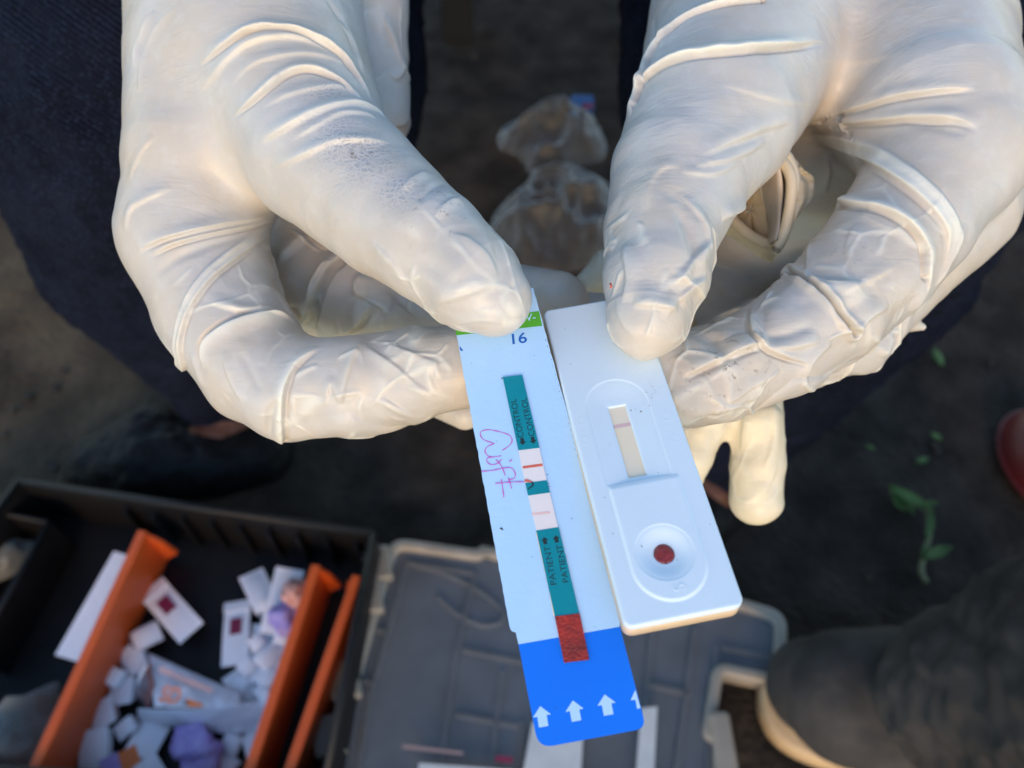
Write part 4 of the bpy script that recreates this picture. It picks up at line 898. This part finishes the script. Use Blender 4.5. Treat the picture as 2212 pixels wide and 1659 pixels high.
fold_me = new_mesh("folded_end", *[np.array([(-.52, -.52, .3), (-.52, .52, .3), (-.36, .52, .62), (-.36, -.52, .62), (-.52, -.52, .05), (-.52, .52, .05), (-.36, .52, .3), (-.36, -.52, .3)]), [[0, 3, 2, 1], [4, 5, 6, 7], [0, 1, 5, 4], [1, 2, 6, 5], [2, 3, 7, 6], [3, 0, 4, 7]]], smooth=False); fold_me.materials.append(M['packet'])
sq_me = new_mesh("print_mark", [(-.22, -.22, .78), (0.04, -.22, .86), (0.04, .22, .86), (-.22, .22, .78), (-.22, -.22, .3), (0.04, -.22, .3), (0.04, .22, .3), (-.22, .22, .3)], [[0, 1, 2, 3], [0, 4, 5, 1], [1, 5, 6, 2], [2, 6, 7, 3], [3, 7, 4, 0]], smooth=False); sq_me.materials.append(M['maroon'])
foil_me = new_mesh("foil_lining", [(.36, -.46, -.15), (.36, .46, -.15), (.62, .40, -.45), (.62, -.40, -.45), (.36, -.46, .25), (.36, .46, .25), (.62, .40, -.05), (.62, -.40, -.05)], [[4, 7, 6, 5], [0, 1, 2, 3], [0, 3, 7, 4], [1, 5, 6, 2], [2, 6, 7, 3]], smooth=False); foil_me.materials.append(M['foil'])
def packet(pa, pb, wpx, h, label, kind, tilt=0.0, roll=0.0, th=.004):
    c, d, s, ln = frame2(pa, pb, h); wd = wpx / FPX * .60
    o = bpy.data.objects.new("packet", pm); COL.objects.link(o); tag(o, label, "packet", "small white packets in the organiser box")
    X = Vector(d); Y = Vector(s); Z = X.cross(Y); Rm = Matrix((X, Y, Z)).transposed() @ Matrix.Rotation(tilt, 3, 'Y') @ Matrix.Rotation(roll, 3, 'X')
    o.rotation_euler = Rm.to_euler(); o.location = c; o.scale = (ln, wd, th)
    for nm, me in (("folded_end", fold_me), ("print_mark", sq_me)) if kind == 'print' else ((("foil_lining", foil_me),) if kind == 'foil' else ()):
        q = bpy.data.objects.new(nm, me); COL.objects.link(q); q.parent = o
    return o
packet((325, 1268), (418, 1372), 62, .016, "white packet with a maroon square, leaning against the left orange divider", 'print', -.1)
packet((512, 1300), (510, 1440), 56, .016, "white packet with a maroon square, lying upright in the middle of the box", 'print', -.1)
for i, a in enumerate([((540, 1235), (580, 1318), 56, .016, "square white packet at the head of the pile by the middle divider", 'foil'),
          ((628, 1230), (590, 1370), 62, .022, "long white packet topped by a cream end, beside the middle divider", 'foil'),
          ((345, 1360), (290, 1390), 48, .018, "small rolled white packet with a silver side under the maroon-marked packet", 'foil'),
          ((262, 1440), (315, 1412), 66, .014, "pinkish white packet between the left divider and the foil pouch", 'foil'),
          ((232, 1500), (292, 1492), 54, .014, "greyish packet with silver foil left of the pouch lettering", 'foil'),
          ((195, 1560), (250, 1530), 62, .014, "torn white packet with a curled silver edge below the pouch", 'foil'),
          ((170, 1625), (235, 1612), 78, .014, "wide white packet in the bottom left corner of the box", 'foil'),
          ((335, 1560), (300, 1640), 62, .012, "plain bright white packet below the foil pouch", 'plain'),
          ((570, 1350), (535, 1475), 58, .014, "rounded white packet below the square one at the right of the pile", 'plain'),
          ((612, 1390), (588, 1500), 66, .020, "white packet half hidden by the middle divider", 'plain'),
          ((510, 1450), (560, 1530), 64, .010, "crumpled pale blue packet between pouch and pile", 'plain'),
          ((530, 1625), (585, 1600), 60, .014, "scalloped white packet at the bottom by the middle divider", 'plain'),
          ((560, 1445), (600, 1470), 44, .022, "small white packet on top of the pile against the middle divider", 'foil'),
          ((488, 1478), (535, 1490), 40, .012, "small bluish packet between the maroon-marked upright packet and the pouch", 'plain'),
          ((250, 1588), (292, 1560), 34, .016, "curled silver lined packet right of the torn one", 'foil'),
          ((270, 1640), (240, 1672), 40, .012, "small packet next to the printed wrapper at the bottom edge", 'plain'),
          ((468, 1640), (505, 1668), 44, .010, "white packet at the bottom edge right of the purple film", 'plain'),
          ((556, 1560), (600, 1575), 40, .018, "small white packet at the right end of the pouch", 'foil'),
          ((228, 1455), (262, 1470), 36, .018, "narrow pale packet tucked against the left divider", 'foil'),
          ((350, 1650), (300, 1690), 60, .016, "grey white packet cut off by the bottom edge of the photo", 'plain')]):
    packet(*a[:5], a[5], tilt=random.uniform(-.25, .25), roll=random.uniform(-.25, .25))
for *a, lb in (((598, 1400), (560, 1440), 40, .024, "plain white packet leaning on the middle divider halfway down the pile"), ((540, 1400), (572, 1378), 30, .022, "small white packet lying across the rounded packet in the pile"), ((596, 1480), (560, 1512), 44, .020, "plain white packet wedged between the middle divider and the upper end of the pouch"),
          ((520, 1455), (550, 1425), 34, .018, "little tilted white packet above the crumpled pale blue one"), ((620, 1345), (606, 1392), 34, .028, "narrow white packet just below the lilac film scrap"), ((575, 1300), (592, 1340), 30, .022, "narrow white packet between the square packet and the cream topped one"),
          ((480, 1600), (520, 1615), 38, .012, "small white packet right of the purple film under the pouch"), ((560, 1520), (590, 1500), 34, .024, "small white packet lying on the right end of the pouch")):
    packet(*a, lb, 'plain', tilt=random.uniform(-.4, .4), roll=random.uniform(-.4, .4))
# white card behind the left divider
c, d, s, ln = frame2((277, 1200), (152, 1425), .03)
v, fc = box8(c, d * ln / 2, s * .012, (0, 0, .0006)); tag(obj("white_strip", v, fc, M['packet'], None, smooth=False, loc=c), "long white card strip behind the left orange divider", "card")
# foil pouch
def pouch():
    base = G(430, 1520, .004)
    T = thing("foil_pouch", "torn white foil pouch with orange lettering among the packets", "pouch", base)
    def patch(nm, top, bot):
        t_, b_ = [np.array([G(*p) for p in q]) for q in (top, bot)]; ss = np.linspace(0, 1, 40)
        lin = lambda q: np.stack([np.interp(ss * (len(q) - 1), np.arange(len(q)), q[:, k]) for k in range(3)], 1)
        t_, b_ = lin(t_), lin(b_); rows = [t_ + (b_ - t_) * k for k in np.linspace(0, 1, 14)]; V = np.vstack(rows)
        n_ = np.abs(vnoise(V * 110, 6) - .5) + .6 * np.abs(vnoise(V * 260, 9) - .5); V[:, 2] += .005 * (n_ - .3); m = 40
        o = obj(nm, V, [[i * m + j, i * m + j + 1, (i + 1) * m + j + 1, (i + 1) * m + j] for i in range(13) for j in range(m - 1)], M['pouch'], T); md = o.modifiers.new("t", 'SOLIDIFY'); md.thickness = .0006
    patch("front_face", [(322, 1411, .018), (420, 1455, .020), (518, 1499, .020)], [(334, 1528, .034), (430, 1530, .034), (520, 1524, .028)])
    patch("back_face", [(298, 1531, .030), (420, 1533, .034), (520, 1520, .027), (602, 1508, .020)], [(300, 1556, .012), (410, 1573, .011), (480, 1584, .010), (546, 1593, .008)])
    # torn silver mouth
    Q = [G(300, 1455, .022), G(322, 1430, .026), G(334, 1480, .03), G(322, 1530, .03), G(304, 1520, .018), G(292, 1490, .016)]
    v, fc = prism(np.array(Q), np.array([.3, .2, .9]), .006); fix(obj("torn_mouth", v, fc, M['foil'], T, smooth=False))
    # lettering
    def put(s, pa, pb, h, cap, nm, m_):
        a, b = G(*pa, h), G(*pb, h); d = b - a; ln = np.linalg.norm(d); d /= ln; nrm = np.array([0, -.25, .97]); up = np.cross(nrm, d); up /= np.linalg.norm(up)
        cu = bpy.data.curves.new("t", 'FONT'); cu.body = s; cu.size = 1; cu.shear = .2; cu.offset = .02; to = bpy.data.objects.new("t", cu); COL.objects.link(to)
        dg = bpy.context.evaluated_depsgraph_get(); me = to.evaluated_get(dg).to_mesh(); tv = np.array([p.co[:] for p in me.vertices]); tf = [list(p.vertices) for p in me.polygons]; bpy.data.objects.remove(to)
        x = tv[:, 0] / tv[:, 0].max() * ln; y = tv[:, 1] / .7 * cap
        obj(nm, a + x[:, None] * d + y[:, None] * up + nrm * .001, tf, m_, T, smooth=False)
    put("SD", (342, 1513), (386, 1521), .0365, .010, "lettering", M['orange_ink'])
    put("-", (394, 1528), (404, 1530), .037, .010, "lettering", M['ink'])
    v, fc = prism(np.array([G(402, 1508, .0385), G(438, 1521, .0375), G(438, 1527, .0375), G(405, 1526, .0385)]), np.array([0, 0, 1.]), .0004); obj("logo_patch", v, fc, M['orange_ink'], T, smooth=False)
    for t in np.linspace(0, 1, 9):
        p = G(352 + 98 * t, 1448 + 42 * t, .0345 - .003 * t); v, fc = box8(p, (.0028, -.001, 0), (.0005, .0017, 0), (0, 0, .0003)); obj("small_print", v, fc, mat("faded_orange", (.80, .5, .45), .5) if t == 0 else bpy.data.materials["faded_orange"], T, smooth=False)
pouch()
def crumple(name, px, py, h, rpx, m, seed, squash=.5, amp=.5):
    c = G(px, py, h); r = rpx / FPX * .6; bm = bmesh.new(); bmesh.ops.create_icosphere(bm, subdivisions=4, radius=1); V = np.array([q.co[:] for q in bm.verts]); F = [[q.index for q in f_.verts] for f_ in bm.faces]; bm.free()
    n1 = vnoise(V * 1.6 + 9, seed); n2 = np.abs(vnoise(V * 3.5 + 5, seed + 1) - .5) * 2
    V = V * (1 + amp * (n1 - .5) * 2 - .35 * n2)[:, None] * r; V[:, 2] *= squash; V[:, 2] -= V[:, 2].min()
    return obj(name, V + c, F, m, None, loc=c)
tag(crumple("film_scrap", 622, 1340, .024, 42, M['lilac'], 3), "crumpled lilac film scrap at the right of the packet pile", "wrapper")
tag(crumple("film_scrap", 425, 1622, .010, 52, M['lilac'], 5), "crumpled purple film scrap near the bottom of the box", "wrapper")
tag(crumple("film_scrap", 645, 1290, .030, 34, M['peach'], 8, .7, .3), "peach plastic piece against the middle orange divider", "wrapper")
c, d, s, ln = frame2((262, 1652), (300, 1632), .016)
v, fc = box8(c, d * ln / 2, s * .008, (0, 0, .001)); k = tag(obj("printed_wrapper", v, fc, M['orange_ink'], None, smooth=False, loc=c), "small wrapper with orange and purple print in the bottom of the box", "wrapper")
v, fc = box8(c + np.array([0, 0, .0014]) - d * .012, d * .006, s * .009, (0, 0, .0004)); obj("purple_band", v, fc, M['lilac'], k, smooth=False)
def bagmesh(name, outlines, m, seed, label, cat, ht=.03, hz=.002):
    parts = []; cen = np.mean([G(*p, hz) for p in outlines[0]], 0)
    for li, ol in enumerate(outlines):
        q = np.array([G(*p, hz) for p in ol]); q = spline(np.vstack([q, q[:1]]), .004)[:-1]; c = q.mean(0); n = len(q); R_ = 26
        V = np.vstack([c + (q - c) * t for t in np.linspace(.02, 1, R_)]); rr = np.repeat(np.linspace(.02, 1, R_), n)
        rid = 1 - np.abs(vnoise(V * 26 + 3, seed + li) - .5) * 2; rid2 = 1 - np.abs(vnoise(V * np.array([70, 34, 1]) + 9, seed + li + 3) - .5) * 2; rid3 = 1 - np.abs(vnoise(V * 210, seed + li + 5) - .5) * 2
        V[:, 2] += (1 - rr ** 3) * ht * (.25 + .6 * rid ** 2 + .22 * rid2 ** 2) + .0006 * rid3 ** 2
        V[:, :2] += (vnoise(V * 150, seed + 8)[:, None] - .5) * .006 * rr[:, None]
        F = [[k * n + i, k * n + (i + 1) % n, (k + 1) * n + (i + 1) % n, (k + 1) * n + i] for k in range(R_ - 1) for i in range(n)] + [list(range(n))[::-1]]
        parts.append((V, F))
    v, fc = merge(parts); return tag(fix(obj(name, v, fc, m, None, loc=cen)), label, cat)
bagmesh("plastic_bag", [[(1075, 300), (1090, 275), (1140, 250), (1190, 235), (1250, 245), (1290, 275), (1312, 330), (1290, 352), (1250, 360), (1200, 380), (1158, 385), (1120, 345), (1085, 325)], [(1150, 368), (1235, 356), (1310, 400), (1340, 450), (1330, 540), (1240, 590), (1130, 596), (1060, 520), (1065, 470), (1100, 430), (1138, 398)]], M['bag'], 12, "crumpled clear plastic bag lying on the ground between the trouser legs", "plastic bag", .045)
bagmesh("plastic_bag", [[(-60, 1620), (20, 1545), (90, 1490), (125, 1480), (135, 1530), (110, 1600), (80, 1680), (-20, 1720), (-80, 1680)]], M['bag_white'], 31, "whitish translucent plastic bag at the bottom left of the black box", "plastic bag", .045, .01)
bagmesh("plastic_bag", [[(-40, 1200), (5, 1150), (50, 1160), (70, 1190), (40, 1235), (-20, 1260)]], M['bag_white'], 44, "pale film sticking out of the small compartment at the left edge", "plastic bag", .03, .02)
c = G(1256, 236); v, fc = box8(c + np.array([0, 0, .006]), (.013, 0, 0), (0, .012, 0), (.001, .001, .005))
k = tag(obj("wrapper", v, fc, M['sky_print'], None, smooth=False, loc=c), "small blue wrapper beside the top of the clear bag", "wrapper"); bevel(k, .002)
v, fc = box8(c + np.array([.006, -.009, .0115]), (.006, 0, 0), (0, .004, 0), (0, 0, .0006)); obj("red_print", v, fc, M['maroon'], k, smooth=False)

# ------------------------------------------------------------------ clear lid
def lid():
    h = .022
    o_px = rounded([(842, 1160), (1030, 1187), (1040, 1178), (1600, 1292), (1702, 1325), (1693, 1484), (1562, 1456), (1543, 1580), (1566, 1592), (1566, 1760), (672, 1760), (696, 1659)], [42, 5, 5, 30, 42, 10, 8, 6, 14, 10, 10, 0], 5)
    poly = np.array([G(*p, h) for p in o_px]); base = poly.mean(0); base[2] = 0
    T = thing("box_lid", "open clear grey plastic lid lying beside the black box", "lid", base)
    v, fc = prism(ccw(poly, np.array([0, 0, 1.])) + np.array([0, 0, -.006]), np.array([0, 0, 1.]), .002); fix(obj("panel", v, fc, M['lid'], T, smooth=False))
    cp = np.vstack([poly, poly[:1]]); cl = []
    for a, b in zip(cp, cp[1:]):
        m_ = max(1, int(np.linalg.norm(b - a) / .01)); cl += [a + (b - a) * t for t in np.linspace(0, 1, m_, endpoint=False)]
    cl = np.array(cl); nn = len(cl); cen = poly.mean(0)
    # upstanding side wall with a flat lip
    t_ = np.roll(cl, -1, 0) - np.roll(cl, 1, 0); t_ /= np.linalg.norm(t_, axis=1, keepdims=True); nr = np.stack([-t_[:, 1], t_[:, 0], 0 * t_[:, 0]], 1)
    sgn = 1 if np.sum(np.cross(cl - cen, np.roll(cl, -1, 0) - cen)[:, 2]) > 0 else -1
    prof = [(0, -.018), (.0, .0), (.0012, .0015), (.006, .0015), (.0075, 0), (.0075, -.006)]
    V = np.vstack([cl + nr * sgn * o + np.array([0, 0, z]) for o, z in prof]); F = [[k * nn + i, k * nn + (i + 1) % nn, (k + 1) * nn + (i + 1) % nn, (k + 1) * nn + i] for k in range(len(prof) - 1) for i in range(nn)]
    fix(obj("rim", V, F, M['lidrim'], T))
    def rib(pts, wd=.0024, hh=.002, m_='lidrib'):
        for a, b in zip(pts, pts[1:]):
            a, b = G(*a, h - .004), G(*b, h - .004); d = (b - a) / 2; s = np.cross(d, [0, 0, 1.]); s = s / np.linalg.norm(s) * wd / 2
            v, fc = box8((a + b) / 2, d, s, (0, 0, hh / 2)); obj("rib", v, fc, M[m_], T, smooth=False)
    rib([(878, 1215), (1026, 1240)]); rib([(1026, 1240), (985, 1410)]); rib([(985, 1410), (950, 1660)]); rib([(878, 1215), (800, 1500), (770, 1700)])
    rib([(1000, 1405), (1130, 1432)]); rib([(985, 1545), (1120, 1570)]); rib([(1085, 1450), (1060, 1660)]); rib([(1128, 1560), (1120, 1700)])
    rib([(1500, 1360), (1455, 1700)]); rib([(1548, 1398), (1525, 1700)]); rib([(1560, 1400), (1660, 1420)]); rib([(1410, 1340), (1395, 1520)]); rib([(1400, 1480), (1490, 1500)], .003)
    rib([(812, 1360), (838, 1366)]); rib([(782, 1470), (806, 1476)])
    # curved label flap mark
    pts = [G(*p, h - .004) for p in ((890, 1220), (960, 1240), (1040, 1280), (1085, 1320), (1080, 1345), (1040, 1352), (985, 1325), (945, 1290))]
    v, fc = tube(spline(np.array(pts), .006), .0013, 6); fix(obj("moulded_line", v, fc, M['lidrib'], T))
    for y0, x0 in ((1190, 815), (1260, 795), (1440, 745), (1560, 712)):
        c = G(x0, y0 + 30, .022); v, fc = box8(c, (.010, .002, 0), (-.003, .013, 0), (0, 0, .006)); bevel(obj("hinge", v, fc, M['lidrim'], T, smooth=False), .002)
    c = G(1568, 1640, .024); v, fc = box8(c, (.007, 0, 0), (-.001, .03, 0), (0, 0, .004)); bevel(obj("latch", v, fc, M['lidrim'], T, smooth=False), .003)
lid()
def sheet(name, pxs, h, m, label, cat, th=.0008):
    poly = ccw(np.array([G(*p, h) for p in pxs]), np.array([0, 0, 1.])); c = poly.mean(0); v, fc = prism(poly, np.array([0, 0, 1.]), th)
    return tag(fix(obj(name, v, fc, m, None, smooth=False, loc=c)), label, cat)
sheet("white_strip", [(1150, 1560), (1262, 1545), (1252, 1720), (1120, 1720)], .0265, M['paper'], "wide white paper strip on the clear lid under the blue strip end", "card")
sheet("white_strip", [(1385, 1530), (1420, 1526), (1410, 1720), (1370, 1720)], .0265, M['paper'], "narrow white paper strip on the clear lid right of the blue strip end", "card")
sheet("white_strip", [(905, 1648), (1110, 1664), (1105, 1700), (900, 1700)], .026, M['paper'], "white paper edge at the bottom of the lid, cut off by the photo", "card")
sheet("tape_strip", [(870, 1608), (1000, 1624), (1000, 1630), (870, 1616)], .026, mat("pinkish_tape", (.34, .24, .22), .5), "thin pinkish strip lying on the clear lid", "strip", .0006)
sheet("tape_strip", [(1072, 1632), (1108, 1636), (1106, 1648), (1070, 1644)], .026, M['maroon'], "short dark red strip on the clear lid", "strip", .0006)

# ------------------------------------------------------------------ second person's shoe and trouser
P2 = thing("person", "person in dark brown trousers and a dark cloth shoe with a tan sole, lower right", "person", G(1900, 1560))
sp_px = [(1648, 1470), (1650, 1530), (1680, 1590), (1740, 1632), (1820, 1655), (1900, 1650), (1990, 1628), (2120, 1640), (2260, 1680), (2500, 1640), (2500, 1420), (2200, 1380), (1950, 1352), (1800, 1362), (1700, 1400)]
cl = np.array([G(*p, .024) for p in sp_px]); cl = spline(np.vstack([cl, cl[:1]]), .008)[:-1]
shoe_c = cl.mean(0); v, fc = prism(ccw(cl, np.array([0, 0, 1.])), np.array([0, 0, 1.]), .022)
SH = obj("shoe", *(lambda f_: (W(f_[0]), f_[1]))(sculpt(Field().chain(14, (1762, 1482, 550, 104), (1835, 1505, 537, 142), (1955, 1512, 525, 152), (2150, 1530, 510, 170), (2400, 1540, 500, 180)), 5, 1, [([(1900, 1380), (1960, 1470), (1990, 1600)], 6, 4, 'dent'), ([(2010, 1380), (2060, 1500), (2080, 1620)], 6, 4, 'dent'), ([(1960, 1400), (2020, 1520), (2040, 1620)], 5, 3, 'soft')], lumps=.6)), M['brown_cloth'], P2)
bevel(fix(obj("sole", v, fc, M['sole'], SH, smooth=True)), .004)
f = Field().chain(20, (2110, 1510, 470, 195), (2350, 1505, 430, 310), (2750, 1520, 350, 480))
cloth("trouser_leg", f, 7, 1, M['brown_cloth'], P2, 3, [([(1930, 1330), (2010, 1470), (2030, 1610)], 8, 4, 'soft'), ([(2050, 1290), (2100, 1450), (2110, 1600)], 9, 5, 'dent')])

# ------------------------------------------------------------------ small things on the ground
def bowl():
    c = G(2262, 1000); r = .038; prof = [(0, .034), (.35, .0335), (.65, .030), (.86, .022), (.97, .010), (1.0, 0)]; n = 48; V = []; F = []
    for a, z in prof:
        for j in range(n): t = 2 * np.pi * j / n; V.append(c + np.array([max(a, .02) * r * math.cos(t), max(a, .02) * r * math.sin(t) * 1.3, z]))
    F = [[k * n + j, k * n + (j + 1) % n, (k + 1) * n + (j + 1) % n, (k + 1) * n + j] for k in range(len(prof) - 1) for j in range(n)] + [list(range(n))]
    B = thing("plastic_bowl", "dark red rounded plastic bowl cut off by the right edge of the photo", "bowl", c)
    fix(obj("shell", np.array(V), F, M['red_plastic'], B)); a = np.linspace(0, 2 * np.pi, n, endpoint=False)
    v, fc = tube(c + np.stack([r * 1.02 * np.cos(a), r * 1.33 * np.sin(a), .002 + 0 * a], 1), .002, 6, closed=True); fix(obj("rim", v, fc, M['red_plastic'], B))
bowl()
def leaf(pxs, wpx, h, name, parent, curl=.004):
    """a blade along the pixel path"""
    q = spline(np.array([G(*p, h) for p in pxs]), .004); n = len(q); T = np.gradient(q, axis=0); T /= np.linalg.norm(T, axis=1, keepdims=True); s = np.cross(T, [0, 0, 1.]); s /= np.linalg.norm(s, axis=1, keepdims=True)
    ww = wpx / FPX * .62 / 2 * np.sin(np.linspace(.25, math.pi - .05, n))[:, None]; up = np.array([0, 0, 1.])
    V = np.vstack([q + s * ww + up * curl, q + up * .001, q - s * ww + up * curl * .8]); F = [[k * n + i, k * n + i + 1, (k + 1) * n + i + 1, (k + 1) * n + i] for k in range(2) for i in range(n - 1)]
    o = obj(name, V, F, M['leaf'], parent, loc=None if parent else q[0]); md = o.modifiers.new("t", 'SOLIDIFY'); md.thickness = .0006; return o
SG = thing("plant_sprig", "wilted green plant sprig with a pale stem on the ground at right", "plant sprig", G(1985, 1130))
v, fc = tube(spline(np.array([G(*p, .004) for p in ((1925, 1060), (1975, 1085), (2005, 1110), (2008, 1150), (1996, 1200), (1990, 1235), (2002, 1258))]), .004), .0022, 8); fix(obj("stem", v, fc, M['stem'], SG))
leaf([(1918, 1052), (1950, 1072), (1985, 1090), (2012, 1102)], 32, .006, "leaf", SG); leaf([(1930, 1062), (1942, 1095), (1955, 1105)], 26, .005, "leaf", SG); leaf([(2010, 1105), (2006, 1140), (1998, 1168)], 16, .006, "leaf", SG); leaf([(1990, 1096), (2010, 1088), (2022, 1092)], 10, .006, "leaf", SG); leaf([(1955, 1078), (1962, 1100), (1972, 1112)], 12, .006, "leaf", SG); leaf([(2004, 1180), (1992, 1192), (1988, 1204)], 8, .005, "leaf", SG); leaf([(1994, 1208), (2020, 1196), (2050, 1184)], 24, .006, "leaf", SG)
for pxs, wpx, lb in (([(2018, 755), (2026, 775), (2036, 792)], 24, "green leaf scrap on the ground nearest the navy trousers"), ([(2010, 935), (2022, 945), (2034, 950)], 18, "middle green leaf scrap above the plant sprig"), ([(1978, 1000), (1992, 995), (2004, 990)], 16, "dull green leaf scrap just above the plant sprig"), ([(1868, 962), (1880, 968), (1890, 972)], 10, "tiny green leaf scrap by the trouser edge")):
    tag(leaf(pxs, wpx, .002, "leaf_scrap", None, .002), lb, "leaf", "green leaf scraps on the ground")
# stool the person sits on: legs show between the knees at the top
def stool():
    a, b = G(992, 78), G(1372, 95); T = thing("wooden_stool", "dark wooden stool legs behind the knees at the top of the photo", "stool", (a + b) / 2)
    back = np.array([0, .24, 0])
    for p, w_ in ((a, .020), (b, .018), (a + back, .02), (b + back, .02)):
        v, fc = box8(p + np.array([0, 0, .18]), (w_, 0, 0), (0, .018, 0), (0, 0, .18)); bevel(obj("leg", v, fc, M['wood_dark'], T, smooth=False), .003)
    c = (a + b) / 2 + back / 2 + np.array([0, 0, .372]); v, fc = box8(c, (.17, 0, 0), (0, .155, 0), (0, 0, .012)); bevel(obj("seat", v, fc, M['wood_dark'], T, smooth=False), .004)
    for p, q in ((a, b), (a + back, b + back)):
        v, fc = box8((p + q) / 2 + np.array([0, 0, .33]), ((q - p)[0] / 2 - .02, (q - p)[1] / 2, 0), (0, .008, 0), (0, 0, .02)); bevel(obj("rail", v, fc, M['wood_dark'], T, smooth=False), .002)
stool()
